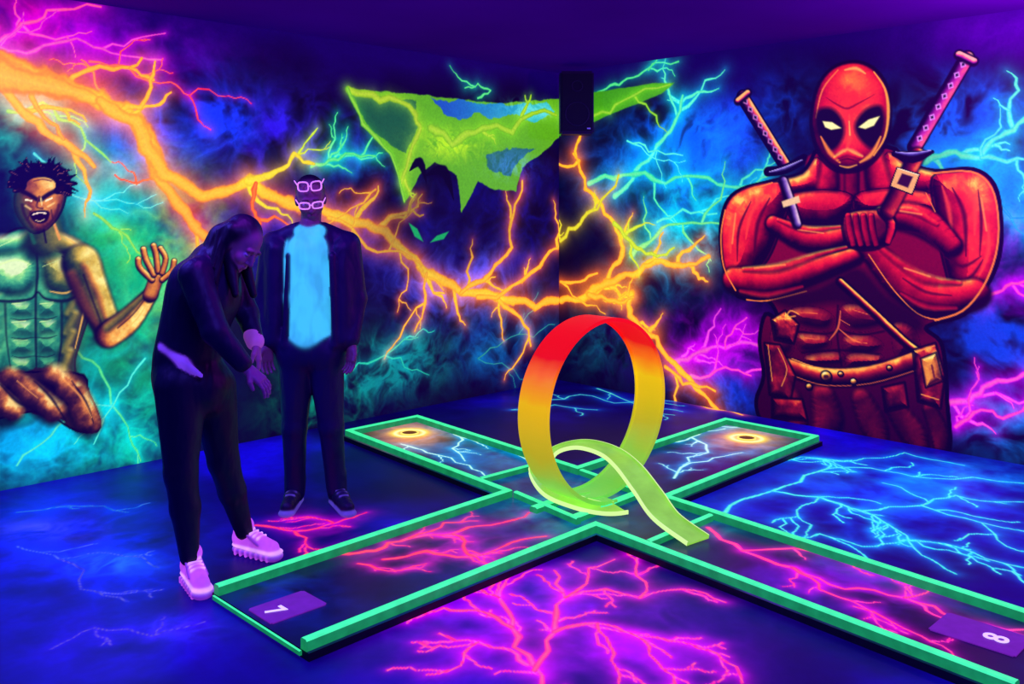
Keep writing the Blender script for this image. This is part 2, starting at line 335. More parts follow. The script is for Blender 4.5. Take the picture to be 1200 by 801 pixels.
# dark creases in brushy strokes
for p,w_,a_ in (([(42,285),(44,318),(42,348),(42,400),(43,440)],[2,6,5,5,2],.85),([(-22,350),(10,353),(36,350),(44,342),(54,350),(78,352),(100,340)],[2,7,5,4,5,8,2],.9),([(6,356),(8,400),(14,440)],[6,4,3],.6),([(72,356),(72,400),(66,438)],[7,5,3],.7),([(12,373),(26,375),(40,373),(56,374),(68,370)],[1,4,2,4,1],.7),([(12,395),(26,397),(40,395),(56,396),(68,392)],[1,4,2,4,1],.65),([(14,417),(26,419),(40,417),(55,418),(66,414)],[1,4,2,3,1],.6),([(72,300),(88,312),(96,340)],[2,8,3],.8),([(-2,300),(-12,316)],[3,6],.6),([(50,285),(66,294),(80,296)],[2,5,1],.6)): W.stroke(p,w_,(2,16,16),a_,.95)
for p in ([(-5,312),(18,304),(36,310)],[(14,356),(30,354)],[(14,377),(30,376)],[(16,399),(32,398)],[(0,288),(18,280)],[(-14,322),(-6,334)],[(50,312),(70,304)],[(47,356),(62,354)],[(47,377),(60,375)]): W.stroke(p,[2]+[5]*(len(p)-2)+[1.5],(225,255,140),.75,1)
for p in ([(62,272),(92,288),(112,316)],[(104,332),(98,366),(88,408)],[(58,341),(78,343),(96,332)],[(72,318),(88,316)]): W.stroke(p,[2]+[4]*(len(p)-2)+[2],(255,190,60),.85,.9)
# torn trousers
W.poly([(-60,440),(84,436),(104,460),(118,500),(90,505),(40,482),(-60,500)],(34,16,14),rough=.07,edge=(0,0,0),ew=3)
for p,w_ in (([(62,442),(88,466),(104,496)],40),([(10,444),(36,464),(62,484)],36),([(-30,444),(-5,464),(15,484)],30)): mz(p,w_,R_BRZ,LR,.95,0,seed=12,soft=.5,tex=.7)
for p in ([(40,446),(60,466),(78,494)],[(0,450),(20,470),(40,480)],[(84,446),(100,470),(110,496)]): W.stroke(p,[2,6,2],(8,3,8),.8,.9)
for p in ([(72,442),(94,464),(108,490)],[(20,446),(44,466)]): W.stroke(p,[2]+[4]*(len(p)-2)+[1.5],(250,160,60),.8,.9)
# arm + hand
mz([(95,308),(109,345),(128,388)],[48,42,34],R_MIX,LR,.95,2,seed=14,tex=.4); mz([(84,322),(97,352),(114,382)],[18,22,12],R_ORG,(.1,.6,.6),.58,0,.75,seed=15,soft=.7); mz([(100,312),(114,342),(124,372)],[18,20,12],R_ORG,LR,1.05,0,.7,seed=24,soft=.8)
mz([(128,391),(152,374),(177,344)],[35,32,17],R_ORG,(.35,-.1,.7),.98,2,seed=16,tex=.4); mz([(126,384),(148,366),(170,345)],[16,15,8],R_MIX,LT,.72,0,.8,seed=17,soft=.7)
W.stroke([(98,322),(108,350),(118,376)],5,(20,10,4),.7,.95); W.stroke([(138,384),(156,368),(170,350)],4,(50,18,4),.7,.95); W.stroke([(140,392),(160,374),(172,356)],3,(255,190,70),.8,.9)
for L_,w in (([(176,346),(184,324)],19),([(178,328),(164,314),(162,304)],7.5),([(180,322),(171,304),(168,292)],7.5),([(185,318),(183,300),(180,288)],7.5),([(190,320),(194,303),(188,291)],7),([(190,328),(201,318),(204,306)],7)): mz(L_,w,R_ORG,(.2,.6,.6),1.05,.8)
mz([(48,256),(50,284)],[44,58],R_MIX,LR,.68,0,soft=.5); W.stroke([(62,258),(70,280)],5,(250,160,50),.9,.8); W.stroke([(50,262),(54,284)],4,(5,3,4),.8,.8); W.stroke([(32,262),(40,284)],8,(20,100,60),.7,.9)
dm_([(22,215),(17,238),(24,258),(40,273),(60,264),(74,242),(77,214),(60,200),(34,200)],R_ORG,30,(.15,.3,.8),.88,1.2,tex=.5)
W.poly([(20,220),(17,240),(26,262),(40,272),(34,250),(28,232)],(50,90,30),.5,feather=8)
rr=np.random.RandomState(5)
W.stroke([(14,216),(26,203),(50,199),(72,204),(80,226)],[12,20,20,18,10],(2,2,10),soft=.3)
for a in np.linspace(-3.3,0.5,56):
    L0=rr.uniform(28,48); c=(48+22*math.cos(a),217+14*math.sin(a)); a2=a+rr.uniform(-.3,.3); e=(48+L0*1.0*math.cos(a),217+L0*.74*math.sin(a)); mid=((c[0]+e[0])/2+rr.uniform(-6,6),(c[1]+e[1])/2+rr.uniform(-4,4)); W.stroke([c,mid,e],[10,7,.8],(2,3,14),soft=.4)
    if rr.rand()<.5: W.stroke([c,mid,e],[1.5,1.2,.4],(120,60,50),soft=.9)
W.stroke([(22,222),(34,228),(44,234)],8,(15,4,2),.95,.7); W.stroke([(48,234),(58,227),(73,220)],8,(15,4,2),.95,.7); W.stroke([(30,234),(37,235)],2.4,(255,240,170)); W.stroke([(54,235),(61,232)],2.4,(255,240,170))
W.stroke([(46,230),(43,242),(50,244)],3.5,(80,28,8),.9,.8); W.stroke([(48,232),(49,240)],2.5,(255,220,120),.9,.8); W.poly([(35,250),(46,246),(58,248),(55,259),(46,262),(38,258)],(20,2,4)); W.stroke([(39,251),(47,249),(54,250)],2,(240,215,170)); W.stroke([(42,258),(47,259),(52,257)],1.4,(190,160,110))
W.stroke([(26,240),(29,252),(38,266)],6,(40,18,6),.85,.9); W.stroke([(69,240),(65,254),(54,268)],6,(60,22,8),.8,.9); W.stroke([(36,247),(32,258)],3,(50,16,4),.8,.9); W.stroke([(60,246),(62,257)],3,(50,16,4),.8,.9); W.stroke([(40,212),(50,210),(60,212)],3,(120,55,15),soft=.9); W.stroke([(30,241),(36,245)],4,(255,210,110),.8,.9); W.stroke([(56,242),(63,238)],4,(255,210,110),.8,.9)
V=np.stack([g[:,0],np.full(len(g),YL),g[:,1]],1)
me=np_mesh("wall_left",V,grid_quads(len(S),len(Z)),lin(W.C))
wm=paint_mat("mural_paint",const=(.022,.004,.05),es=1.1); me.materials.append(wm); link(bpy.data.objects.new("wall_left",me))
print("left",time.time()-T0)

# ================================================================ RIGHT WALL
S=axis(YB,YL,1.45,YL,0.0055,0.03)
g=np.stack(np.meshgrid(S,Z,indexing='ij'),-1).reshape(-1,2)
W=Paint(g,tr_right,(2,0,16)); W.rng=np.random.RandomState(23)
n=fbm(g,1.3,6); W.C+=np.clip((n-.45)*2,0,1)[:,None]*np.array([2,2,50])/255.
for k,(x,z) in enumerate([(-2,1.6),(-1,1),(0,2.0),(.8,1.2)]):
    d=np.exp(-(((g[:,0]-x)/.7)**2+((g[:,1]-z)/.7)**2))*np.clip(.5+(fbm(g,2,k+9)-.48)*2.2,0,1.3)
    W.C+=d[:,None]*np.array([[0,.3,.6],[.3,0,.5],[0,.35,.5],[0,.2,.6]][k])
W.cloud(790,180,60,55,(0,90,240),1.5,3,3,4.4); W.cloud(815,250,60,50,(0,160,190),1.2,4,3,4.4); W.cloud(860,160,60,55,(10,40,200),1.1,5,3,4)
W.cloud(900,130,60,50,(0,50,170),1,6,3,3.6); W.cloud(1110,160,90,60,(0,90,240),1.5,7,3,3.6); W.cloud(1185,220,60,60,(0,120,230),1.4,8,3,3.6)
W.cloud(1190,310,60,60,(140,0,200),1.2,9,3,3.6); W.cloud(1160,400,70,60,(0,60,210),1.3,10,3,3.6); W.cloud(1180,500,60,40,(0,110,210),1.3,11,3,3.6)
W.cloud(770,300,50,50,(0,100,140),.9,12,3,4.4); W.cloud(850,400,60,40,(140,0,180),1.0,13,3.5,4); W.cloud(760,400,50,40,(60,0,150),.6,14,3.5,4)
W.cloud(720,200,50,60,(0,60,150),.7,16,3,4.4); W.cloud(840,455,60,30,(0,50,190),1.1,17,3,3.6); W.cloud(700,400,40,40,(0,70,80),.7,18,4,4)
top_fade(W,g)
W.cloud(1170,30,110,48,(105,0,165),1.0,60,2,1.0)  # purple lamp glow painted into the upper wall colour
for p,w in (([(697,112),(715,100),(735,92),(760,80),(795,72)],3.5),([(760,82),(770,70),(768,62)],3)):
    W.bolt(p,w,(50,220,130),(0,130,90),6,nb=4,blen=28)
W.bolt([(720,230),(745,200),(770,170),(790,145),(800,112)],6,(60,235,180),(0,150,170),9,nb=6,blen=40); W.bolt([(690,215),(730,205),(780,215),(830,208),(880,218),(905,200)],6,(50,230,160),(0,150,160),9,nb=8,blen=36)
W.bolt([(735,165),(760,178),(800,182)],3,(60,240,220),CYG,7,nb=4); W.bolt([(770,260),(800,245),(840,250)],4,CY,CYG,8,nb=4)
W.bolt([(740,300),(770,275),(800,262),(845,262)],5,(80,230,130),(0,150,110),8,nb=5)
W.bolt([(1085,190),(1120,178),(1150,185),(1172,160),(1200,140),(1260,130)],8,(60,240,180),(0,150,160),11,nb=6); W.bolt([(1150,185),(1180,190),(1230,180)],5,CY,CYG,9,nb=4)
W.bolt([(1150,350),(1175,340),(1200,330),(1250,335)],5,MAG,MGG,9,nb=3); W.bolt([(1100,478),(1135,470),(1160,450),(1200,438),(1260,440)],8,(250,50,210),MGG,11,nb=5); W.bolt([(1120,500),(1150,480),(1175,490),(1210,460)],5,MAG,MGG,8,nb=4)
W.bolt([(1150,205),(1185,255),(1230,270)],3,(0,150,230),CYG,9,nb=3)
W.bolt([(790,425),(820,412),(850,408),(890,405)],7,(230,40,210),MGG,10,nb=6,blen=35); W.bolt([(810,440),(850,430),(880,440)],4,MAG,MGG,8,nb=4); W.bolt([(850,408),(860,385),(875,372)],3,MAG,MGG,8,nb=3)
W.bolt([(657,352),(690,345),(715,318),(730,290),(720,262),(700,235),(680,200),(672,180)],7,YEL,ORG,9,nb=7,blen=30)
W.bolt([(657,282),(680,262),(700,245),(725,205)],5,(220,210,10),(180,140,0),7,nb=4,blen=30); W.bolt([(690,345),(720,330),(750,318),(775,305),(800,312),(830,300)],9,YEL,ORG,10,nb=6,blen=34)
W.bolt([(720,262),(745,290),(770,300),(790,290)],6,(200,225,20),(130,160,0),8,nb=4); W.bolt([(740,345),(738,370),(770,395),(790,425),(825,462),(845,485)],8,YEL,ORG,9,nb=5,blen=34)
W.bolt([(657,330),(680,330),(700,320)],4,YEL,ORG,7,nb=2); W.bolt([(780,430),(800,450),(838,458)],5,YEL,ORG,7,nb=2); W.bolt([(690,345),(720,352),(742,348)],7,YEL,ORG,7,nb=2)
W.poly([(654,116),(695,108),(730,103),(765,97),(790,97),(775,110),(745,122),(715,134),(695,143),(654,160)],(60,150,10),smooth=False,rough=.015)
W.poly([(656,120),(690,116),(690,138),(656,150)],(20,50,180),a=.8,rough=.03); W.bolt([(697,135),(730,118),(785,99)],5,(120,200,20),(60,140,0),5,nb=1)
# masked hero ------------------------------------------------------
K=(2,0,8)
W.cloud(1000,300,115,155,(0,0,16),.8,30,2,1,dark=True)
mz=W.muscle; dm_=W.dome
def handle(p0,p1,w,rm,dia,gain):
    W.stroke([p0,p1],w+6,K,soft=.15,smooth=False)
    mz([p0,p1],w+2,rm,(.7,.3,.5),gain,0,1,.15)
    p0=np.array(p0,float);p1=np.array(p1,float)
    for i in range(8):
        q=p0+(p1-p0)*(i+.6)/8.4; d=(p1-p0)/np.linalg.norm(p1-p0); nn=np.array([-d[1],d[0]])
        W.poly([q-d*4.6,q+nn*w*.28,q+d*4.6,q-nn*w*.28],dia,smooth=False); W.poly([q-d*2.4,q+nn*w*.14,q+d*2.4,q-nn*w*.14],K,smooth=False)
R_SW=[(0,(3,0,10)),(.35,(70,10,60)),(.65,(160,30,100)),(.85,(250,90,60)),(1,(255,180,90))]
R_SM=[(0,(3,0,10)),(.35,(90,10,100)),(.65,(190,40,150)),(.85,(255,90,110)),(1,(255,170,150))]
handle((870,113),(919,192),12,R_SW,(200,120,190),1.0); handle((1133,68),(1072,172),14,R_SM,(235,150,240),1.05)
mz([(865,118),(876,109)],8,R_SW,(0,.6,.5),1.3,2); mz([(1124,64),(1141,72)],9,R_SM,(0,.6,.5),1.3,2)
W.stroke([(900,201),(920,198),(942,186)],13,K,soft=.2); mz([(902,202),(920,198),(940,188)],[3,7,3],[(0,(4,0,12)),(.6,(60,40,110)),(1,(180,160,220))],(0,.8,.4),1,0)
body=[(955,178),(940,202),(905,212),(868,222),(850,240),(844,275),(849,315),(865,347),(900,352),(912,375),(897,368),(890,400),(895,440),(886,470),(895,495),(930,505),(980,515),(1040,522),(1095,534),(1113,525),(1110,470),(1108,430),(1102,400),(1085,385),(1100,377),(1130,368),(1155,337),(1171,300),(1173,255),(1165,216),(1140,198),(1095,200),(1062,190),(1040,172)]
W.poly(body,(120,3,24),col2=(40,0,22),ga=(1000,300),gb=(1000,480),edge=K,ew=6,feather=3)
def S_(p,w,c,a=1,so=.8): W.stroke(p,w,c,a,so)
LH=(-.35,.75,.5); LRr=(.35,.7,.5); BK=(12,0,10)
# neck & traps
dm_([(958,184),(940,203),(905,213),(912,228),(950,228),(972,216)],R_RED,16,LH,1.02,.5,fea=4); dm_([(1040,178),(1062,192),(1100,203),(1090,226),(1045,224),(1028,210)],R_RED,16,LRr,1.02,.5,fea=4)
mz([(972,188),(970,218)],[26,34],R_RED,LH,.9,.5,soft=.5); mz([(1024,186),(1030,216)],[30,38],R_RED,LRr,.95,.5,soft=.5); mz([(998,192),(998,226)],[22,22],R_RED,LH,.6,.3,soft=.5)
# pecs
dm_([(925,228),(965,222),(998,228),(1000,250),(980,268),(940,266),(922,248)],R_RED,26,LH,.85,.6,seed=3,fea=5); dm_([(1002,228),(1045,220),(1090,226),(1096,248),(1050,260),(1006,254)],R_RED,26,LRr,.88,.6,seed=4,fea=5)
# deltoids / upper arms
dm_([(918,214),(885,216),(858,230),(847,255),(846,290),(852,322),(875,328),(900,304),(916,266),(926,236)],R_RED,34,(-.4,.55,.6),.97,1.2,seed=5,fea=3)
dm_([(1092,208),(1120,201),(1146,201),(1164,218),(1171,256),(1168,300),(1152,338),(1122,352),(1106,310),(1096,255)],R_RED,36,(.35,.5,.65),.97,1.2,seed=6,fea=3)
for p,w_ in (([(902,232),(888,262),(884,300)],[3,10,3]),([(880,236),(866,268),(864,306)],[2,7,2]),([(1116,220),(1130,252),(1132,300)],[3,10,3]),([(1146,222),(1150,258),(1148,300)],[2,7,2]),([(1106,300),(1128,312),(1150,300)],[2,8,2]),([(1126,330),(1140,322),(1152,304)],[2,7,2])): S_(p,w_,(60,0,18),.8,.98)
for p,w_ in (([(872,236),(858,262),(856,296)],[4,12,4]),([(896,228),(880,250),(874,280)],[3,11,3]),([(1128,214),(1142,236),(1142,275)],[3,12,4]),([(1104,218),(1112,245),(1116,280)],[3,10,3]),([(1158,262),(1158,296),(1146,326)],[3,9,3])): S_(p,w_,(255,66,34),.75,1)
# forearms
mz([(906,262),(940,279),(972,281),(1000,270)],[20,32,30,22],R_RED,LH,.92,2.4,seed=12); mz([(912,258),(945,269),(985,266)],[6,12,6],R_RED,LH,1.15,0,.8,seed=13,soft=.7)
mz([(860,328),(900,331),(950,318),(1002,300)],[32,40,33,21],R_RED,LH,.92,2.8,seed=14); mz([(872,316),(912,314),(955,300),(992,290)],[9,16,12,6],R_RED,LH,1.12,0,.8,seed=15,soft=.7); mz([(868,340),(900,344),(940,335)],[8,12,6],R_RED,(0,-.6,.6),.75,0,.7,seed=16,soft=.7)
mz([(1012,262),(1045,253),(1082,260),(1116,288)],[19,32,38,24],R_RED,LH,.95,2.8,seed=17); mz([(1040,247),(1068,247),(1098,263)],[8,13,8],R_RED,LH,1.18,0,.8,seed=18,soft=.7); S_([(1054,270),(1082,276),(1106,298)],[3,7,3],(50,0,16),.8,.95)
mz([(1142,344),(1098,352),(1058,332),(1016,288)],[38,47,43,25],R_RED,LH,.92,3.2,seed=20); mz([(1125,332),(1085,327),(1050,305),(1022,282)],[9,18,14,7],R_RED,LH,1.15,0,.8,seed=21,soft=.7); mz([(1120,360),(1085,358),(1056,343)],[8,12,5],R_RED,(0,-.6,.6),.7,0,.7,seed=22,soft=.7); S_([(1115,346),(1085,342),(1058,326)],[3,7,3],(60,0,18),.75,.95)
dm_([(988,256),(1003,247),(1030,246),(1048,256),(1046,276),(1030,290),(1008,292),(992,284)],R_DRK,12,LH,.95,2)
for x in (994,1003,1012,1021): mz([(x,253),(x+2,270),(x+6,287)],[8,8.5,7],R_RED,LH,.85,.5,seed=int(x))
mz([(1032,248),(1044,262),(1040,284)],[8,11,7],R_RED,LRr,1.0,1)
for p,w_ in (([(850,246),(845,275),(848,312),(862,340)],2.6),([(875,351),(900,352),(945,341)],2),([(1092,203),(1138,201),(1162,220),(1170,258),(1167,298),(1152,336),(1128,364),(1096,375)],3.2),([(905,214),(880,222)],2.5),([(1018,298),(1046,338),(1075,367),(1100,375)],2),([(1085,226),(1096,248)],1.5)): S_(p,w_,(255,125,20),.95,.7)
for p,w_ in (([(862,250),(858,285)],4),([(884,314),(920,310)],4),([(1150,232),(1156,270)],4),([(1060,314),(1090,324)],4),([(1055,247),(1080,251)],4),([(935,269),(965,273)],3)): S_(p,w_,(255,150,60),.75,.95)
# shadow under the crossed arms
W.poly([(905,350),(960,335),(1005,312),(1040,345),(1080,372),(1075,390),(1030,378),(985,356),(930,362)],(10,0,12),.75,feather=12)
# straps + buckle
R_STR=[(0,(3,0,12)),(.4,(50,25,90)),(.7,(120,80,160)),(1,(240,200,200))]
mz([(918,212),(926,235),(934,262)],11,R_STR,(.5,.4,.6),.9,2); W.poly([(916,236),(936,229),(938,237),(918,243)],(235,190,130),smooth=False)
mz([(1074,182),(1058,214),(1040,248)],20,R_DRK,(.6,.3,.5),1.05,2)
W.poly([(1051,196),(1078,204),(1069,228),(1043,218)],(235,165,90),smooth=False,edge=K,ew=2); W.poly([(1057,203),(1070,207),(1064,220),(1051,215)],(50,8,30),smooth=False); S_([(1052,197),(1077,205)],1.6,(255,235,180))
W.stroke([(1048,180),(1070,184),(1092,178)],[8,16,6],K,soft=.2); mz([(1050,179),(1070,182),(1090,177)],[3,8,3],[(0,(4,0,12)),(.6,(60,40,130)),(1,(190,170,240))],(0,.8,.4),1,0)
# torso muscle (soft)
for p in ([(930,360),(960,360),(978,372),(970,388),(940,384),(928,372)],[(986,358),(1008,356),(1032,368),(1032,384),(1002,389),(986,376)],[(935,390),(968,392),(974,406),(955,416),(936,410)],[(988,394),(1018,392),(1036,404),(1022,418),(992,414)],[(944,416),(985,412),(988,430),(950,430)],[(994,414),(1032,414),(1032,430),(994,432)],[(910,376),(926,384),(930,412),(908,422),(902,395)],[(1046,379),(1070,382),(1078,410),(1050,418)]): dm_(p,R_DRK,18,LH,.92,.2,seed=int(p[0][0]),fea=7,a=.85)
for p in ([(982,358),(981,390),(986,428)],[(932,388),(965,391),(985,388),(1010,392),(1036,388)],[(940,413),(985,410),(1030,415)]): S_(p,5,BK,.75,.98)
for p in ([(985,364),(982,384),(972,398)],[(983,385),(998,397),(1010,402)],[(984,374),(996,381)],[(938,366),(958,367)],[(1000,363),(1020,369)],[(944,396),(960,398)],[(1000,399),(1016,402)]): S_(p,[1.5]+[4]*(len(p)-2)+[1.2],(250,110,36),.85,.95)
mz([(985,330),(1020,362),(1058,398),(1080,414)],8,R_DRK,(.3,.6,.5),1.1,2.4); S_([(990,332),(1024,362),(1062,398)],1.8,(255,170,60),1,.6)
# legs
for p,w_,gn in (([(925,470),(935,495)],[40,30],.8),([(965,465),(970,490),(965,508)],[36,46,32],.85),([(1010,468),(1022,495),(1030,515)],[30,40,28],.8),([(1050,480),(1068,505),(1078,522)],[28,38,26],.8),([(1090,480),(1100,505),(1102,524)],[20,26,18],.75)): mz(p,w_,R_DRK,LH,gn,.8,seed=31,soft=.4)
# belt, pouches
mz([(924,430),(965,441),(1020,439),(1078,421)],22,R_DRK,(0,.7,.5),1.0,2.4,seed=33); S_([(928,420),(966,432),(1020,430),(1076,411)],1.6,(255,150,50),.9,.8); S_([(930,440),(966,451),(1020,449),(1078,432)],1.6,(220,90,30),.8,.8)
for x,y,r in ((968,441,13),(1000,447,7),(948,453,7),(1042,431,5),(985,438,5)): W.stroke([(x,y),(x+.5,y)],r+4,K,1,.2);mz([(x,y),(x+.5,y)],r,[(0,(20,4,4)),(.5,(170,80,20)),(.8,(250,190,60)),(1,(255,245,180))],LH,1,0)
S_([(967,441),(969,441)],6,(60,12,10),1,.5)
for p,gn,sd in (([(896,402),(914,404),(932,440),(926,470),(902,462)],.85,1),([(904,374),(920,364),(936,380),(930,402),(908,398)],1.0,2),([(1070,410),(1096,402),(1107,440),(1102,478),(1076,470)],1.1,3),([(1034,454),(1060,448),(1064,476),(1038,482)],.75,4),([(905,466),(940,468),(946,492),(905,490)],.75,5)): dm_(p,R_DRK,9,(.3,.65,.6),gn,1.6,smooth=False,seed=sd,tex=.6,fea=2)
dm_([(1079,420),(1097,413),(1105,446),(1085,454)],[(0,(60,10,10)),(.4,(190,90,20)),(.8,(255,170,40)),(1,(255,235,120))],8,LH,1.05,1.2,smooth=False,tex=.5); S_([(1092,428),(1095,442)],3.5,(110,35,20),1,.5)
for p,w_ in (([(912,408),(922,432),(916,452)],1.6),([(912,374),(932,370)],2.4),([(1074,412),(1095,405)],2.4),([(1080,462),(1100,468)],2),([(920,374),(926,364),(936,368)],2.4),([(900,404),(905,446)],1.6)): S_(p,w_,(255,155,45),.85,.8)
W.cloud(1000,520,110,16,(2,0,24),.9,35,3,2.0,dark=True)
# head
dm_([(1000,73),(975,81),(958,104),(951,140),(955,166),(964,186),(978,198),(994,201),(1013,196),(1030,181),(1040,158),(1043,130),(1038,100),(1022,80)],R_RED,36,(.1,.4,.8),.90,2.4,tex=.15)
S_([(1024,84),(1037,104),(1041,130),(1037,160),(1024,182)],[2,4,6,4,2],(255,165,40),.95,.8); S_([(982,82),(964,105),(956,138)],[2,3,2],(255,120,40),.9,.8); S_([(990,82),(1003,80),(1014,86)],[3,7,3],(255,190,80),.8,.95)
W.poly([(960,128),(975,127),(987,140),(989,158),(980,174),(968,176),(959,160),(955,142)],(14,2,10),feather=6); W.poly([(1004,140),(1016,127),(1032,124),(1037,140),(1033,160),(1022,174),(1009,165),(1002,152)],(14,2,10),feather=6)
W.poly([(964,142),(975,143),(986,150),(974,152),(967,149)],(255,245,150),smooth=False); W.poly([(1006,149),(1018,140),(1031,136),(1024,147),(1014,151)],(255,245,150),smooth=False)
S_([(962,160),(972,178),(984,190)],[3,9,4],(255,130,20),.9,.9); S_([(1032,160),(1022,180),(1008,190)],[3,9,4],(255,150,30),.9,.9); S_([(995,134),(996,160),(993,172)],[3,9,7],(255,60,30),.9,.9); S_([(995,142),(996,158)],[2,3.5],(255,190,80),.8,.9)
mz([(978,185),(993,178),(1010,184)],[7,13,7],R_RED,(0,.5,.7),1.1,0,.7,soft=.6); S_([(982,189),(993,186),(1004,189)],[1.5,3.5,1.5],(70,0,8),.8,.8); S_([(984,194),(994,196),(1004,193)],[2,4,2],(255,170,50),.8,.9)
S_([(968,114),(982,123),(993,127),(1006,121),(1026,110)],[1,4,5,4,1],(110,2,18),.7,.9)
V=np.stack([np.full(len(g),XR),g[:,0],g[:,1]],1)
me=np_mesh("wall_right",V,grid_quads(len(S),len(Z)),lin(W.C)); me.materials.append(wm); link(bpy.data.objects.new("wall_right",me))
print("right",time.time()-T0)

# ================================================================ FLOOR
SX=axis(XB,XR,0.6,XR,0.0085,0.06); SY=axis(YB,YL,0.5,YL,0.0085,0.06)
g=np.stack(np.meshgrid(SX,SY,indexing='ij'),-1).reshape(-1,2)
def floor_common(W,board):
    W.rng=np.random.RandomState(31)
    PKc=(255,40,125); PKg=(210,0,160)
    if not board:
        W.minw=.0055
        W.cloud(640,720,190,70,(110,0,190),1.1,3,2,2.8); W.cloud(740,770,120,50,(140,0,170),.9,4,2,2.8); W.cloud(1050,590,190,50,(0,60,200),1.2,5,2,3); W.cloud(100,640,150,60,(0,20,230),1.1,6,2,3)
        W.cloud(380,620,70,25,(140,0,110),.9,7,2,2.4); W.cloud(1100,560,140,25,(0,110,200),.9,8,2,3.4); W.cloud(150,750,170,50,(20,0,170),.9,21,2,2.6); W.cloud(120,660,60,14,(30,90,255),.9,22,4,4)
        W.cloud(60,620,60,12,(60,60,255),.7,26,5,4); W.cloud(200,735,60,16,(40,40,230),.6,27,5,4)
        for p,w in (([(632,830),(626,780),(600,762),(560,752),(515,742)],8),([(626,780),(600,735),(585,700),(600,672)],7),([(626,785),(650,740),(662,700),(650,668)],8),([(650,740),(700,730),(740,742),(800,752)],7),([(662,700),(710,690),(750,700),(800,690),(850,705)],6),([(700,730),(720,765),(725,800)],5),([(600,735),(560,715),(520,712),(480,725)],6),([(740,742),(770,775),(790,810)],5),([(662,700),(690,665),(720,655)],5),([(750,700),(745,665),(735,645)],4),([(585,700),(560,690),(530,690)],4),([(800,752),(840,765),(870,800)],4),([(560,752),(540,780),(500,790)],4)):
            W.bolt(p,w,PKc,PKg,10,nb=5,blen=42,jag=.15)
        for p,w in (([(865,640),(900,632),(960,625),(1010,640),(1060,632)],3),([(850,600),(905,575),(960,582),(1010,598),(1080,592),(1150,612),(1250,625)],5),([(905,575),(960,552),(1020,548),(1090,560),(1200,566)],4),([(1010,598),(1050,620),(1080,650),(1120,672)],4),([(880,545),(940,535),(1000,540),(1060,530),(1130,545)],3),([(1080,592),(1120,580),(1180,590)],3),([(960,582),(935,605),(905,612)],3),([(1060,632),(1120,640),(1200,665)],3),([(1150,612),(1180,640),(1240,650)],3)):
            W.bolt(p,w,(50,235,215),(0,120,200),9,nb=6,blen=50,jag=.15)
        for p,w in (([(300,615),(345,622),(395,612),(430,600)],5),([(345,622),(360,640),(400,645)],4),([(390,612),(360,605),(330,608)],4)): W.bolt(p,w,(250,20,90),(170,0,110),8,nb=4,blen=30)
        for p,c,gl in (([(20,640),(70,655),(130,648),(185,665)],(20,50,200),(0,30,200)),([(70,655),(95,690),(150,705)],(30,30,190),(10,20,190)),([(60,760),(110,735),(180,745),(240,728)],(40,20,190),(30,0,180)),([(20,600),(80,592),(150,600)],(0,70,190),(0,50,190))): W.bolt(p,3,c,gl,9,nb=4,blen=40,ga=.4)
        for p in ([(630,470),(680,462),(720,472),(790,470)],[(600,480),(650,474),(700,480)],[(700,455),(760,478),(800,482)]): W.bolt(p,2.5,(50,190,180),(0,90,170),6,nb=4,blen=35)
        W.bolt([(790,466),(830,478),(870,486)],5,YEL,ORG,7,nb=3,blen=25)
    else:
        W.cloud(520,640,110,30,(140,0,120),1.1,9,3,2.6); W.cloud(340,700,60,30,(10,30,150),1,10,3,3); W.cloud(660,590,80,36,(0,160,100),1.2,11,3,2); W.cloud(520,520,90,30,(0,60,110),.9,12,3,3)
        W.cloud(860,520,80,25,(0,70,130),1.0,13,3,3); W.cloud(1000,680,180,50,(90,0,150),1,14,3,2.8); W.cloud(840,612,50,22,(0,120,90),1.0,15,3,2); W.cloud(600,530,60,25,(0,130,120),.9,16,3,2)
        for p,w in (([(400,648),(440,645),(480,630),(530,625),(575,615),(620,600)],7),([(450,655),(500,645),(550,652),(590,640),(640,628)],6),([(530,625),(545,645),(570,660)],5),([(480,630),(520,612),(560,610)],4),([(420,660),(470,668),(500,660)],4)): W.bolt(p,w,(255,35,90),(220,0,110),8,nb=5,blen=30)
        for p,w in (([(830,618),(870,645),(930,665),(990,690),(1060,700),(1120,725),(1190,745)],7),([(870,645),(930,642),(1000,660),(1060,665),(1130,690),(1200,712)],6),([(930,665),(960,690),(1010,710),(1050,735)],5),([(1060,700),(1090,690),(1130,700)],4),([(1000,710),(1080,745),(1120,770)],4)): W.bolt(p,w,(255,35,130),(210,0,140),9,nb=5,blen=36)
        for p,w in (([(510,500),(540,512),(580,520),(620,540)],4),([(540,512),(530,525),(545,540)],3.5),([(580,520),(600,512),(625,520)],3),([(770,520),(810,512),(850,502)],4),([(810,512),(830,530),(800,545)],3.5),([(900,505),(880,500),(850,500)],3),([(470,520),(500,530),(550,545),(580,560)],3),([(790,560),(830,540),(870,530)],3.5)): W.bolt(p,w,(160,245,230),(0,130,190),6,nb=4,blen=26)
        for (x,y) in ((480,507),(875,513)):
            W.cloud(x,y,50,19,(245,140,0),1.7,20,3,.6)
            c0,_=W.tr([(x,y)]); c0=c0[0]
            d=np.hypot(W.P[:,0]-c0[0],W.P[:,1]-c0[1]); al=np.exp(-((d-.105)/.042)**2)[:,None]; W.C=W.C*(1-al)+al*np.array([1,.82,.18])
            al=np.exp(-((d-.10)/.018)**2)[:,None]; W.C=W.C*(1-al)+al*np.array([1,.98,.65])
W=Paint(g,tr_floor(0.0),(5,0,74)); 
n=fbm(g,.9,4); n2=fbm(g,2.2,9); W.C+=np.clip((n-.46)*3,0,1)[:,None]*np.array([10,4,120])/255.; W.C*=(0.5+.85*n2)[:,None]
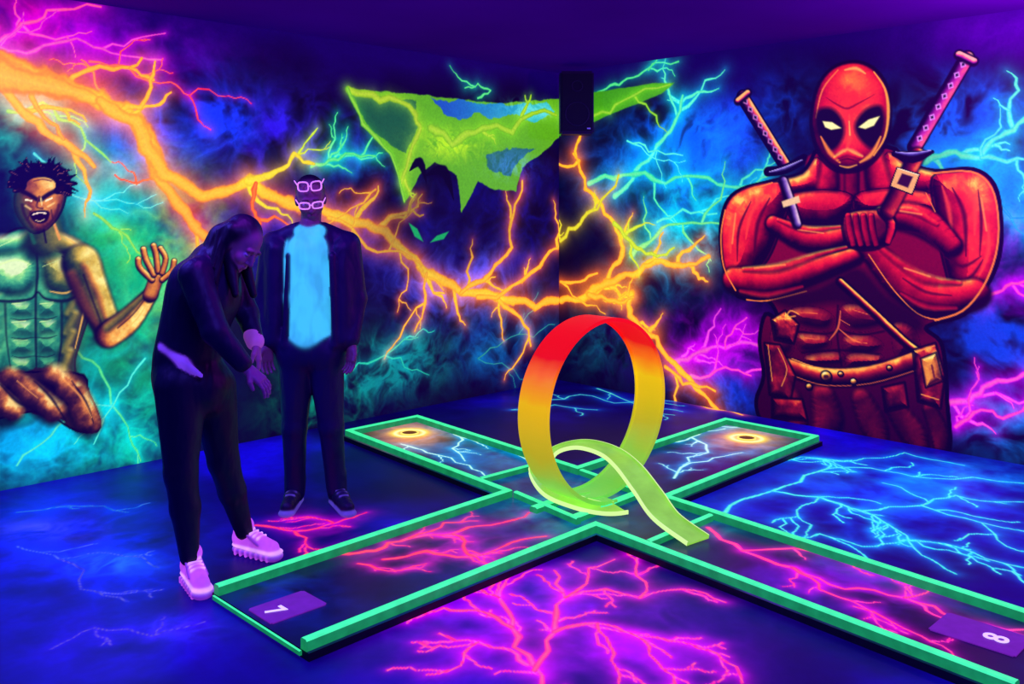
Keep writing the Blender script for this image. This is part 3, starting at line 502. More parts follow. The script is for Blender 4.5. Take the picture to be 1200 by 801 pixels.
for (x,y,rx,ry,a) in ((700,620,330,110,.75),(1080,640,220,110,.55),(640,500,260,40,.8),(350,760,170,40,.45)): W.cloud(x,y,rx,ry,(2,0,22),a,25,1.5,.8,dark=True)
floor_common(W,False)
V=np.stack([g[:,0],g[:,1],np.zeros(len(g))],1)
me=np_mesh("floor",V,grid_quads(len(SX),len(SY)),lin(W.C))
fm=paint_mat("floor_paint",basek=.25,const=(.004,.002,.05),rough=.42,spec=.12,bump=.05,nscale=25,es=1.1)
me.materials.append(fm); link(bpy.data.objects.new("floor",me))
print("floor",time.time()-T0)

# ================================================================ ceiling + rear walls
def quad_obj(name,vs,m):
    me=bpy.data.meshes.new(name); me.from_pydata(vs,[],[(0,1,2,3)]); me.materials.append(m); return link(bpy.data.objects.new(name,me))
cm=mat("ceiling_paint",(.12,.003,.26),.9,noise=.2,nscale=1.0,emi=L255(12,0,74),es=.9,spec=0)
quad_obj("ceiling",[(XB,YB,ZC),(XB,YL,ZC),(XR,YL,ZC),(XR,YB,ZC)],cm)
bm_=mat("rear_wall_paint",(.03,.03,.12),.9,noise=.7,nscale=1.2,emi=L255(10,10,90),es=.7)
quad_obj("wall_back",[(XB,YB,0),(XR,YB,0),(XR,YB,ZC),(XB,YB,ZC)],bm_)
quad_obj("wall_rear",[(XB,YB,0),(XB,YL,0),(XB,YL,ZC),(XB,YB,ZC)],bm_)

# ================================================================ mini-golf course
def Cx(y): return np.array([3.185+.0895*y,y])
def Dx(y): return np.array([3.765+.094*y,y])
def Ay(x): return np.array([x,3.451+.035*x])
def By(x): return np.array([x,2.811+.0257*x])
def inter(p,q):
    a,b=p(0.),p(1.); c,d=q(0.),q(1.)
    M=np.stack([b-a,-(d-c)],1); s=np.linalg.solve(M,c-a); return a+s[0]*(b-a)
CA=inter(Cx,Ay);CB=inter(Cx,By);DA=inter(Dx,Ay);DB=inter(Dx,By)
x7=1.78;y8=.97;xe=5.80;ye=5.30
course=bpy.data.objects.new("minigolf_course",None); link(course)
rail_top=mat("rail_green_paint",(.02,.30,.12),.45,emi=L255(64,248,154),es=1.15,noise=.2,nscale=18,spec=.3)
rail_side=mat("rail_side_painted_shade",(.01,.15,.06),.5,emi=L255(22,150,84),es=.85,noise=.3,nscale=18)  # darker rail green for the side faces, shade put into the colour
board_side=mat("board_edge_black",(.01,.01,.02),.6,noise=.3)
def sweep_rail(name,path,w,z0,z1,parent,bev=.006):
    P=[np.array(p,float) for p in path]; n=len(P); nor=[]
    for i in range(n):
        if i==0: d=P[1]-P[0]; d/=np.linalg.norm(d); nor.append(np.array([-d[1],d[0]]))
        elif i==n-1: d=P[-1]-P[-2]; d/=np.linalg.norm(d); nor.append(np.array([-d[1],d[0]]))
        else:
            a=P[i]-P[i-1];a/=np.linalg.norm(a);b=P[i+1]-P[i];b/=np.linalg.norm(b)
            na=np.array([-a[1],a[0]]);nb=np.array([-b[1],b[0]]);m=na+nb;m/=np.linalg.norm(m);nor.append(m/max(.3,m@na))
    h=w/2; prof=[(-h,z0),(-h,z1-bev),(-h+bev,z1),(h-bev,z1),(h,z1-bev),(h,z0)]
    vs=[];fs=[];mi=[]
    for i in range(n):
        for (o,z) in prof:
            q=P[i]+nor[i]*o; vs.append((q[0],q[1],z))
    k=len(prof)
    for i in range(n-1):
        for j in range(k):
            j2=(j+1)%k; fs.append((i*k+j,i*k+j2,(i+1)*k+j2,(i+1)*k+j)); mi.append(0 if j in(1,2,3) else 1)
    fs.append(tuple(range(k))); mi.append(1); fs.append(tuple(range((n-1)*k,n*k))); mi.append(1)
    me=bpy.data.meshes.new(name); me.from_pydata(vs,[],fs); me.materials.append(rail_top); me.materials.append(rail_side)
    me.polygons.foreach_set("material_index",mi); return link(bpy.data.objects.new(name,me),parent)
zb=.03; zr=.072
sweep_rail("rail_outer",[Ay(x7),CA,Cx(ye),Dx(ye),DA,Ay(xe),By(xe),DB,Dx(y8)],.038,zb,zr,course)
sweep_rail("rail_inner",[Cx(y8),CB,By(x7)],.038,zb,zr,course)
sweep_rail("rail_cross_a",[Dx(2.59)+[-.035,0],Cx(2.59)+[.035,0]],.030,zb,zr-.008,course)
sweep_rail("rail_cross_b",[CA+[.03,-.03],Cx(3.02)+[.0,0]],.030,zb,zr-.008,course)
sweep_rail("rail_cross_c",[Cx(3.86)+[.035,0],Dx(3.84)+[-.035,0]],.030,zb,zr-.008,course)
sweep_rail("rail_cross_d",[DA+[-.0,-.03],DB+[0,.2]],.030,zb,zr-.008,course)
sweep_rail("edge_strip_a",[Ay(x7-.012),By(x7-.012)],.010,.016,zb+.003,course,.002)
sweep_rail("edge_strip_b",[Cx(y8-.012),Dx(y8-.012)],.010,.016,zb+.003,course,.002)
def patch(a,b,c,d,n,m,z):
    u=np.linspace(0,1,n)[:,None,None]; v=np.linspace(0,1,m)[None,:,None]
    p=(a*(1-u)+b*u)*(1-v)+(d*(1-u)+c*u)*v; return p.reshape(-1,2)
o=.034
parts=[(Ay(x7)+[0,o],Ay(xe)+[o,o],By(xe)+[o,-o],By(x7)+[0,-o],660,110),
       (Cx(CA[1]+o)+[-o,0],Dx(DA[1]+o)+[o,0],Dx(ye)+[o,o],Cx(ye)+[-o,o],110,290),
       (Cx(y8)+[-o,0],Dx(y8)+[o,0],Dx(DB[1]-o)+[o,0],Cx(CB[1]-o)+[-o,0],110,320)]
PV=[];PQ=[];off=0
for a,b,c,d,n_,m_ in parts:
    p=patch(a,b,c,d,n_,m_,zb); PV.append(p); PQ.append(grid_quads(n_,m_)+off); off+=len(p)
PV=np.vstack(PV);PQ=np.vstack(PQ)
W=Paint(PV,tr_floor(zb),(3,2,36)); n=fbm(PV,2,3); W.C+=np.clip((n-.45)*2.5,0,1)[:,None]*np.array([4,20,70])/255.
floor_common(W,True)
me=np_mesh("board_top",np.column_stack([PV,np.full(len(PV),zb)]),PQ,lin(W.C))
bmt=paint_mat("board_paint",basek=.25,const=(.006,.004,.03),rough=.3,spec=.3,bump=.03,nscale=25,es=1.15); me.materials.append(bmt)
link(bpy.data.objects.new("board_top",me),course)
vs=[];fs=[]
for a,b,c,d,_,_ in parts:
    k=len(vs)
    for z in (0.0,zb-.001):
        for p in (a,b,c,d): vs.append((p[0],p[1],z))
    fs+=[(k,k+1,k+5,k+4),(k+1,k+2,k+6,k+5),(k+2,k+3,k+7,k+6),(k+3,k,k+4,k+7),(k+4,k+5,k+6,k+7)]
me=bpy.data.meshes.new("board_base"); me.from_pydata(vs,[],fs); me.materials.append(board_side); link(bpy.data.objects.new("board_base",me),course)
cupm=mat("cup_black",(.10,.05,.01),.7,emi=L255(110,60,8),es=.8); ringm=mat("cup_ring_yellow",(.6,.4,.05),.5,emi=L255(255,225,100),es=1.1)
def cup(x,y,nm):
    vs=[];fs=[];N=32
    rs=[(.064,zb+.001),(.064,zb+.006),(.054,zb+.006),(.054,zb+.0015)]
    for r,z in rs:
        for i in range(N): t=2*math.pi*i/N; vs.append((x+r*math.cos(t),y+r*math.sin(t),z))
    for k in range(3):
        for i in range(N): fs.append((k*N+i,k*N+(i+1)%N,(k+1)*N+(i+1)%N,(k+1)*N+i))
    fs.append(tuple(range(3*N,4*N)))
    me=bpy.data.meshes.new(nm); me.from_pydata(vs,[],fs); me.materials.append(ringm); me.materials.append(cupm); me.polygons[len(fs)-1].material_index=1
    link(bpy.data.objects.new(nm,me),course)
cc,_=tr_floor(zb)([(480,507),(875,513)]); cup(cc[0,0],cc[0,1],"golf_cup_a"); cup(cc[1,0],cc[1,1],"golf_cup_b")

plm=mat("plaque_purple",(.12,.02,.2),.5,emi=L255(105,28,150),es=.9,noise=.2,nscale=20); dgm=mat("digit_white",(.6,.6,.7),.5,emi=L255(225,205,255),es=.95)
def plaque(x,y,lx,ly,ch,dx,dy,rot,sz):
    e=bpy.data.objects.new("hole_number_plaque",None); link(e); e.location=(x,y,zb+.001)
    bm=bmesh.new(); bmesh.ops.create_cube(bm,size=1); bmesh.ops.scale(bm,vec=(lx,ly,.004),verts=bm.verts); bmesh.ops.translate(bm,vec=(0,0,.002),verts=bm.verts)
    bmesh.ops.bevel(bm,geom=[ed for ed in bm.edges if abs(ed.verts[0].co.z-ed.verts[1].co.z)>.001],offset=.008,segments=3,affect='EDGES')
    me=bpy.data.meshes.new("plate"); bm.to_mesh(me); bm.free(); me.materials.append(plm); link(bpy.data.objects.new("plate",me),e)
    cu=bpy.data.curves.new("digit",'FONT'); cu.body=ch; cu.size=sz; cu.extrude=.001; cu.offset=.002; cu.align_x='CENTER'; cu.align_y='CENTER'; cu.materials.append(dgm)
    t=link(bpy.data.objects.new("digit",cu),e); t.location=(dx,dy,.006); t.rotation_euler=(0,0,rot)
plaque(1.925,3.205,.25,.18,"7",-.06,-.0,-math.pi/2,.11)
plaque(3.625,1.20,.20,.30,"8",.0,-.06,0,.12)

# ================================================================ loop + ramp
lm=bpy.data.materials.new("loop_gradient_paint"); lm.use_nodes=True; nt=lm.node_tree; b=nt.nodes["Principled BSDF"]
gm=nt.nodes.new("ShaderNodeNewGeometry"); sp=nt.nodes.new("ShaderNodeSeparateXYZ"); nz=nt.nodes.new("ShaderNodeTexNoise"); nz.inputs["Scale"].default_value=5
ma=nt.nodes.new("ShaderNodeMath"); ma.operation='MULTIPLY_ADD'; ma.inputs[1].default_value=.12
nt.links.new(gm.outputs["Position"],sp.inputs[0]); nt.links.new(gm.outputs["Position"],nz.inputs["Vector"]); nt.links.new(nz.outputs["Fac"],ma.inputs[0]); nt.links.new(sp.outputs["Z"],ma.inputs[2])
rp=nt.nodes.new("ShaderNodeValToRGB"); cr=rp.color_ramp
cr.elements[0].position=.0; cr.elements[0].color=L255(70,200,80)
cr.elements[1].position=.28; cr.elements[1].color=L255(140,200,50)
for p,c in ((.42,(185,180,20)),(.70,(235,192,10)),(.82,(248,110,10)),(.90,(235,15,15)),(1.0,(242,12,20))):
    e=cr.elements.new(p); e.color=L255(*c)
nt.links.new(ma.outputs[0],rp.inputs["Fac"]); nt.links.new(rp.outputs["Color"],b.inputs["Base Color"]); nt.links.new(rp.outputs["Color"],b.inputs["Emission Color"])
b.inputs["Emission Strength"].default_value=.80; b.inputs["Roughness"].default_value=.4; b.inputs["Specular IOR Level"].default_value=.2
lm.cycles.emission_sampling='NONE'
def sweep_channel(name,C,N,B,w,t,lip,m,parent):
    prof=[(-w,0),(w,0),(w,lip),(w-t*.8,lip),(w-t*.8,t),(-w+t*.8,t),(-w+t*.8,lip),(-w,lip)]; k=len(prof)
    vs=[];fs=[]
    for i in range(len(C)):
        for (u,v) in prof: vs.append(tuple(C[i]+B[i]*u+N[i]*v))
    for i in range(len(C)-1):
        for j in range(k):
            j2=(j+1)%k; fs.append((i*k+j,i*k+j2,(i+1)*k+j2,(i+1)*k+j))
    fs.append(tuple(range(k))); fs.append(tuple(range((len(C)-1)*k,len(C)*k)))
    me=bpy.data.meshes.new(name); me.from_pydata(vs,[],fs); me.materials.append(m)
    return link(bpy.data.objects.new(name,me),parent)
loop=bpy.data.objects.new("loop_the_loop_ramp",None); link(loop)
Rr=.485; cx,cz=3.80,.535; th_=np.linspace(-math.pi/2-.35,-math.pi/2+2*math.pi+.0,130)
C=[];N=[];Bv=[]
for i,a in enumerate(th_):
    s=i/129; C.append(np.array([cx+Rr*1.07*math.cos(a),3.25-.10*s,cz+Rr*math.sin(a)])); N.append(np.array([-math.cos(a),0,-math.sin(a)])); Bv.append(np.array([0,1.,0]))
lo_=sweep_channel("loop_ring",C,N,Bv,.100,.012,.020,lm,loop)
P=catmull([(3.74,2.98,.047),(3.66,3.02,.050),(3.60,3.14,.065),(3.57,3.30,.10),(3.60,3.40,.19),(3.67,3.37,.28),(3.735,3.25,.325),(3.765,3.09,.315),(3.76,2.955,.265),(3.72,2.80,.18),(3.675,2.65,.095),(3.65,2.45,.040)],8)
N=[];Bv=[]
for i in range(len(P)):
    t=P[min(i+1,len(P)-1)]-P[max(i-1,0)]; t/=np.linalg.norm(t)
    bb=np.cross(t,[0,0,1.]); bb/=max(np.linalg.norm(bb),1e-6)
    N.append(np.cross(bb,t)); Bv.append(bb)
rm=mat("ramp_lime_paint",(.10,.30,.04),.35,emi=L255(150,222,70),es=.95,noise=.3,nscale=7,spec=.25)
rmo=sweep_channel("exit_ramp",list(P),N,Bv,.078,.008,.020,rm,loop)
rmo.data.materials.append(mat("ramp_lip_paint",(.2,.4,.1),.4,emi=L255(215,250,150),es=1.0))
for p in rmo.data.polygons:
    if len(p.vertices)==4 and p.index<(len(P)-1)*8 and p.index%8 in (1,2,6,7): p.material_index=1
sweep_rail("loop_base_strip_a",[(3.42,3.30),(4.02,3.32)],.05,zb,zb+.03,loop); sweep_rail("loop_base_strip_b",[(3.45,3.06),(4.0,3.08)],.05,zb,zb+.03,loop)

# ================================================================ loudspeaker in corner
spk=bpy.data.objects.new("loudspeaker",None); link(spk); spk.location=(6.02,5.29,2.50); spk.rotation_euler=(0,0,-(math.pi/2-th))
def box(name,sx,sy,sz,loc,m,parent,bev=.01):
    bm=bmesh.new(); bmesh.ops.create_cube(bm,size=1); bmesh.ops.scale(bm,vec=(sx,sy,sz),verts=bm.verts); bmesh.ops.translate(bm,vec=loc,verts=bm.verts)
    bmesh.ops.bevel(bm,geom=bm.edges[:],offset=bev,segments=2,affect='EDGES')
    me=bpy.data.meshes.new(name); bm.to_mesh(me); bm.free(); me.materials.append(m); return link(bpy.data.objects.new(name,me),parent)
blk=mat("speaker_black",(.010,.006,.05),.5,noise=.2,nscale=200,bump=.2,emi=(.0012,.0005,.010),es=1)
box("cabinet",.29,.22,.54,(0,0,0),blk,spk,.015); box("grille",.26,.012,.49,(0,-.114,0),mat("grille_mesh",(.008,.004,.04),.7,noise=.6,nscale=400,bump=.5,emi=(.0008,.0004,.007),es=1),spk,.004)
for nm,z,r in (("woofer_ring",-.1,.1),("tweeter_ring",.14,.045)):
    bpy.ops.mesh.primitive_torus_add(major_radius=r,minor_radius=.006,location=(0,0,0)); t=bpy.context.object; t.name=nm; t.parent=spk; t.location=(0,-.12,z); t.rotation_euler=(math.pi/2,0,0); t.data.materials.append(blk)
box("bracket",.05,.2,.05,(0,.17,0),blk,spk,.004)
box("logo_plate",.03,.004,.012,(0.10,-.122,-.225),mat("logo",(.4,.4,.6),.4,emi=(.03,.03,.3),es=1),spk,.001)

# ================================================================ people (signed-distance bodies)
def nrm(v): v=np.asarray(v,float); return v/np.linalg.norm(v)
class Cap:
    def __init__(s,p0,r0,p1,r1,c,g=(0,0,0),sq=1.0,k=.02,ax=1):
        s.p0=np.asarray(p0,float);s.p1=np.asarray(p1,float);s.r0=r0;s.r1=r1;s.c=c;s.g=g;s.sq=sq;s.k=k;s.ax=ax
        mr=max(r0,r1)*max(1,sq); s.lo=np.minimum(s.p0,s.p1)-mr; s.hi=np.maximum(s.p0,s.p1)+mr
    def d(s,P):
        sc=np.ones(3); sc[s.ax]=1/s.sq; Q=(P-s.p0)*sc; ab=(s.p1-s.p0)*sc; t=np.clip((Q@ab)/(ab@ab+1e-12),0,1)
        return (np.linalg.norm(Q-t[...,None]*ab,axis=-1)-(s.r0+(s.r1-s.r0)*t))*min(1,s.sq)
class Ell:
    def __init__(s,c0,r,c,g=(0,0,0),M=None,k=.012):
        s.p=np.asarray(c0,float);s.r=np.asarray(r,float);s.c=c;s.g=g;s.k=k;s.M=np.eye(3) if M is None else M
        s.lo=s.p-s.r.max(); s.hi=s.p+s.r.max()
    def d(s,P):
        q=(P-s.p)@s.M.T; a=np.linalg.norm(q/s.r,axis=-1); b_=np.linalg.norm(q/s.r**2,axis=-1)+1e-9
        return a*(a-1)/b_
def surf(prims,h):
    lo=np.min([p.lo for p in prims],0)-3*h; hi=np.max([p.hi for p in prims],0)+3*h
    n=np.ceil((hi-lo)/h).astype(int)+1; ax=[lo[i]+h*np.arange(n[i]) for i in range(3)]
    G=np.full(n,.2)
    for p in prims:
        m=p.k+2*h+.01
        a=np.maximum(((p.lo-m-lo)/h).astype(int),0); b_=np.minimum(((p.hi+m-lo)/h).astype(int)+2,n)
        sl=tuple(slice(a[i],b_[i]) for i in range(3))
        Pt=np.stack(np.meshgrid(*[ax[i][sl[i]] for i in range(3)],indexing='ij'),-1)
        dn=p.d(Pt); o_=G[sl]; hh=np.clip(.5+.5*(o_-dn)/p.k,0,1); G[sl]=o_*(1-hh)+dn*hh-p.k*hh*(1-hh)
    s=G<0; c=np.zeros(n-1,int)
    offs=[(i,j,k) for i in(0,1) for j in(0,1) for k in(0,1)]
    def sh(A,o): return A[o[0]:A.shape[0]-1+o[0],o[1]:A.shape[1]-1+o[1],o[2]:A.shape[2]-1+o[2]]
    for o_ in offs: c+=sh(s,o_)
    act=(c>0)&(c<8); I=np.argwhere(act); idx=np.full(n-1,-1); idx[act]=np.arange(len(I))
    acc=np.zeros((len(I),3)); cnt=np.zeros(len(I))
    for a in offs:
        for axx in range(3):
            if a[axx]==1: continue
            b_=list(a); b_[axx]=1; fa=G[I[:,0]+a[0],I[:,1]+a[1],I[:,2]+a[2]]; fb=G[I[:,0]+b_[0],I[:,1]+b_[1],I[:,2]+b_[2]]
            m=(fa<0)!=(fb<0); t=np.where(m,fa/(fa-fb+1e-15),0); pos=I+np.array(a,float); pos[:,axx]+=t
            acc[m]+=pos[m]; cnt[m]+=1
    Vt=lo+h*acc/cnt[:,None]
    Q=[]
    for axx in range(3):
        u,v=(axx+1)%3,(axx+2)%3
        s0=np.take(s,range(0,n[axx]-1),axx); s1=np.take(s,range(1,n[axx]),axx); E=np.argwhere(s0!=s1)
        E=E[(E[:,u]>0)&(E[:,v]>0)&(E[:,u]<n[u]-1)&(E[:,v]<n[v]-1)]
        def cid(du,dv):
            e=E.copy(); e[:,u]+=du; e[:,v]+=dv; return idx[e[:,0],e[:,1],e[:,2]]
        q=np.stack([cid(-1,-1),cid(0,-1),cid(0,0),cid(-1,0)],1); fl=s0[E[:,0],E[:,1],E[:,2]]
        q[fl]=q[fl][:,::-1]; Q.append(q)
    Q=np.vstack(Q)
    D=np.stack([p.d(Vt) for p in prims],1); w=np.exp(-(D-D.min(1,keepdims=True))/(.0022)); w/=w.sum(1,keepdims=True)
    col=w@np.array([p.c for p in prims],float); gl=w@np.array([p.g for p in prims],float)
    return Vt,Q,col,gl
def person_material(name):
    m=bpy.data.materials.new(name); m.use_nodes=True; nt=m.node_tree; b=nt.nodes["Principled BSDF"]
    a1=nt.nodes.new("ShaderNodeAttribute"); a1.attribute_name="Col"; a2=nt.nodes.new("ShaderNodeAttribute"); a2.attribute_name="Glow"
    nt.links.new(a1.outputs["Color"],b.inputs["Base Color"])
    tc=nt.nodes.new("ShaderNodeTexCoord"); mp=nt.nodes.new("ShaderNodeMapping"); mp.inputs["Scale"].default_value=(1,1,.45)
    nz=nt.nodes.new("ShaderNodeTexNoise"); nz.inputs["Scale"].default_value=12; nz.inputs["Detail"].default_value=2; nz.inputs["Distortion"].default_value=.2
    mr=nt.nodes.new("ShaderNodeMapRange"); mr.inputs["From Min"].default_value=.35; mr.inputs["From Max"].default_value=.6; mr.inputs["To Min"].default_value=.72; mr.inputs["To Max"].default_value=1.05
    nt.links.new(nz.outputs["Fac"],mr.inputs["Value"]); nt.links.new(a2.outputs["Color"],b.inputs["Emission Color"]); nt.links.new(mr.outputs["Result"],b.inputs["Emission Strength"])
    nt.links.new(tc.outputs["Object"],mp.inputs["Vector"]); nt.links.new(mp.outputs["Vector"],nz.inputs["Vector"]); bp=nt.nodes.new("ShaderNodeBump"); bp.inputs["Strength"].default_value=.6; bp.inputs["Distance"].default_value=.03
    nt.links.new(nz.outputs["Fac"],bp.inputs["Height"]); nt.links.new(bp.outputs["Normal"],b.inputs["Normal"]); b.inputs["Roughness"].default_value=.5; b.inputs["Specular IOR Level"].default_value=.3
    m.cycles.emission_sampling='NONE'; return m
pm=person_material("clothes_and_skin")
class Fig:
    def __init__(s,d0,px0): s.d0=d0; s.lat0=(px0-600)/f*d0
    def L(s,px,py,b=0.): d=s.d0-b; return np.array([(px-600)/f*d-s.lat0,b,H-(py-HY)*d/f])
    def G(s,px,b,z): d=s.d0-b; return np.array([(px-600)/f*d-s.lat0,b,z])
    def world(s,V): return F[None]*(s.d0-V[:,1:2])+R[None]*(s.lat0+V[:,0:1])+np.array([0,0,1.])[None]*V[:,2:3]
    def build(s,name,groups,parent=None):
        Vs=[];Qs=[];Cs=[];Gs=[];o_=0
        for pr,h in groups:
            V,Q,c,g_=surf(pr,h); Vs.append(s.world(V)); Qs.append(Q+o_); Cs.append(c); Gs.append(g_); o_+=len(V)
        me=np_mesh(name,np.vstack(Vs),np.vstack(Qs),np.vstack(Cs),np.vstack(Gs)); me.materials.append(pm)
        return link(bpy.data.objects.new(name,me),parent)
def hand(wrist,dr,nm_,side,c,g=(0,0,0),curl=1.0,sz=1.0):
    dr=nrm(dr); nm_=nrm(np.asarray(nm_)-dr*np.dot(nm_,dr)); sd=nrm(np.cross(dr,nm_))*side; w=np.asarray(wrist,float); out=[]
    out.append(Cap(w-dr*.03,.024*sz,w+dr*.015,.023*sz,c,g,k=.012))
    for o_ in (.026,.009,-.009,-.025): out.append(Cap(w+dr*.01+sd*o_*.55*sz,.016*sz,w+dr*.078*sz+sd*o_*sz,.0125*sz,c,g,k=.012))
    for o_,ln,r,sp_ in ((.029,.070,.0088,.10),(.0097,.078,.009,.03),(-.0097,.073,.0086,-.04),(-.028,.058,.0078,-.13)):
        p=w+dr*.082*sz+sd*o_*sz; an=0
        for fr,da,rr in ((.45,.30,1),(.30,.45,.93),(.25,.35,.85)):
            an+=da*curl; v=nrm(dr*math.cos(an)+nm_*math.sin(an)+sd*sp_*.6); q=p+v*ln*fr*sz; out.append(Cap(p,r*sz*rr,q,r*sz*rr*.94,c,g,k=.0035)); p=q
    b0=w+dr*.022*sz+sd*.022*sz; b1=b0+(dr*.75+sd*.6+nm_*.35)*.04*sz; b2=b1+(dr*.95+sd*.15+nm_*.45)*.03*sz
    out+= [Cap(b0,.014*sz,b1,.0115*sz,c,g,k=.008),Cap(b1,.0108*sz,b2,.009*sz,c,g,k=.004)]
    return out
def headframe(c,fw,up):
    y=nrm(fw); x=nrm(np.cross(y,nrm(up))); z=np.cross(x,y); M=np.stack([x,y,z]); return lambda p:np.asarray(c)+np.asarray(p,float)@M, M
def headprims(c,fw,up,skin,lip,hair,gs=(0,0,0),sz=1.0):
    T,M=headframe(c,fw,up); s=sz
    E=lambda p,r,cc,g=gs,k=.012:Ell(T(np.array(p)*s),np.array(r)*s,cc,g,M,k)
    Cc=lambda a,r0,b_,r1,cc,g=gs,k=.01:Cap(T(np.array(a)*s),r0*s,T(np.array(b_)*s),r1*s,cc,g,k=k)
    o=[E((0,-.012,.03),(.073,.092,.085),skin),E((0,.02,-.035),(.058,.068,.082),skin,k=.02),E((0,.045,-.092),(.034,.034,.026),skin,k=.02),
       Cc((-.034,.078,.022),.011,(.034,.078,.022),.011,skin),Cc((0,.086,.006),.008,(0,.107,-.030),.012,skin,k=.008),Cc((-.012,.094,-.034),.007,(.012,.094,-.034),.007,skin,k=.006),
       E((-.038,.062,-.03),(.022,.02,.022),skin,k=.02),E((.038,.062,-.03),(.022,.02,.022),skin,k=.02),
       Cc((-.02,.080,-.062),.006,(0,.088,-.059),.0075,lip,k=.004),Cc((.02,.080,-.062),.006,(0,.088,-.059),.0075,lip,k=.004),Cc((-.015,.082,-.070),.006,(.015,.082,-.070),.006,lip,k=.004),
       E((-.029,.077,.002),(.013,.010,.008),(.4,.4,.55),k=.003),E((.029,.077,.002),(.013,.010,.008),(.4,.4,.55),k=.003),
       E((-.029,.084,.002),(.005,.005,.005),(.01,.01,.01),k=.002),E((.029,.084,.002),(.005,.005,.005),(.01,.01,.01),k=.002),
       E((-.073,-.008,-.008),(.012,.02,.032),skin,k=.006),E((.073,-.008,-.008),(.012,.02,.032),skin,k=.006)]
    o+=[Cc((-.042,.086,.024),.004,(-.016,.09,.026),.0045,hair,k=.003),Cc((.042,.086,.024),.004,(.016,.09,.026),.0045,hair,k=.003)]
    return o,T,M,E,Cc

# ---------- man
m=Fig(4.95,370); Lm=m.L
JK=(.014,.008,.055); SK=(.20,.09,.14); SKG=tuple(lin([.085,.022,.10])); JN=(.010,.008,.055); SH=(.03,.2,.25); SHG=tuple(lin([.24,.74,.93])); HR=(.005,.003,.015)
body=[Cap(Lm(363,284),.085,Lm(363,345),.145,SH,SHG,sq=.78,k=.03),Cap(Lm(363,300,-.0),.140,Lm(363,397),.138,SH,SHG,sq=.78,k=.02),Cap(Lm(353,272,.02),.035,Lm(375,272,.02),.035,SH,SHG,k=.02),
      Cap(Lm(345,272,-.02),.05,Lm(322,285,-.03),.06,JK,k=.03),Cap(Lm(382,272,-.02),.05,Lm(406,285,-.03),.06,JK,k=.03),
      Cap(Lm(326,292,-.015),.068,Lm(325,395,-.005),.074,JK,sq=1.35,k=.012),Cap(Lm(402,292,-.015),.066,Lm(404,395,-.005),.074,JK,sq=1.35,k=.012),
      Cap(Lm(364,290,-.075),.12,Lm(364,398,-.06),.13,JK,sq=.7,k=.02),
      Cap(Lm(348,266,-.0),.028,Lm(339,300,.055),.020,JK,k=.008),Cap(Lm(380,266,-.0),.028,Lm(389,300,.055),.020,JK,k=.008),
      Cap(Lm(339,300,.075),.018,Lm(334,404,.085),.018,JK,k=.008),Cap(Lm(389,300,.075),.018,Lm(393,404,.085),.018,JK,k=.008),
      Cap(Lm(364,262,-.01),.055,Lm(364,282,-.02),.062,SK,SKG,k=.02),
      Cap(Lm(408,287,-.02),.068,Lm(418,350,-.03),.054,JK,k=.025),Cap(Lm(418,350,-.03),.054,Lm(412,398,.04),.043,JK,k=.02),
      Cap(Lm(320,287,-.02),.068,Lm(309,350,-.03),.054,JK,k=.025),Cap(Lm(309,350,-.03),.054,Lm(313,398,.04),.043,JK,k=.02),
      Cap(Lm(350,412),.125,Lm(378,412),.125,JN,sq=.9,k=.03),
      Cap(Lm(348,425),.098,Lm(345,500,.02),.066,JN,k=.02),Cap(Lm(345,500,.02),.066,Lm(346,575,-.01),.052,JN,k=.02),Cap(Lm(346,560,-.01),.056,Lm(345,578,.0),.052,JN,k=.01),
      Cap(Lm(382,425),.098,Lm(388,500,.02),.066,JN,k=.02),Cap(Lm(388,500,.02),.066,Lm(394,570,-.01),.052,JN,k=.02),Cap(Lm(394,555,-.01),.056,Lm(395,574,.0),.052,JN,k=.01)]
hc=Lm(364,233,.0); hp,T,M,E,Cc=headprims(hc,(.22,.88,-.36),(0,.35,1),SK,(.25,.06,.15),HR,SKG)
hp+=[E((0,-.030,.040),(.078,.086,.084),HR,(0,0,0),k=.006),Cap(T((0,-.02,-.07)),.052,Lm(364,268,-.015),.056,SK,SKG,k=.02)]
def shoe(gx,b0,gx2,b1,c,g,sole,sg,F_=m):
    p0=F_.G(gx,b0,.0);p1=F_.G(gx2,b1,.0); v=p1-p0; mid=p0+v*.45; u=nrm(np.cross(v,[0,0,1.]))
    z=lambda p,h_:np.array([p[0],p[1],h_])
    o=[Cap(z(p0,.018),.042,z(p1,.018),.044,sole,sg,sq=.45,k=.004,ax=2),
            Cap(z(p0,.058),.042,z(mid,.062),.042,c,g,k=.01),Cap(z(mid,.060),.042,z(p1-v*.05,.046),.036,c,g,sq=.85,k=.012,ax=2),
            Cap(z(p0,.06),.044,z(p0,.105),.047,c,g,k=.012)]
    for t in (.35,.5,.65): q=p0+v*t; o.append(Cap(z(q,.112-.04*t)+u*.022,.005,z(q,.112-.04*t)-u*.022,.005,sole,sg,k=.002))
    return o
BS=(.012,.01,.04); SLG=tuple(lin([.26,.2,.55]))
sh1=shoe(347,-.05,336,.17,BS,(0,0,0),(.15,.12,.3),SLG); sh2=shoe(394,-.03,408,.17,BS,(0,0,0),(.15,.12,.3),SLG)
h1=hand(Lm(412,404,.05),(-.02,.12,-1),(-.5,.6,0),1,SK,SKG,curl=.8); h2=hand(Lm(313,404,.05),(.02,.12,-1),(.5,.6,0),-1,SK,SKG,curl=.8)
man=m.build("man",[(body,.009),(hp,.004),(sh1,.005),(sh2,.005),(h1,.0035),(h2,.0035)])
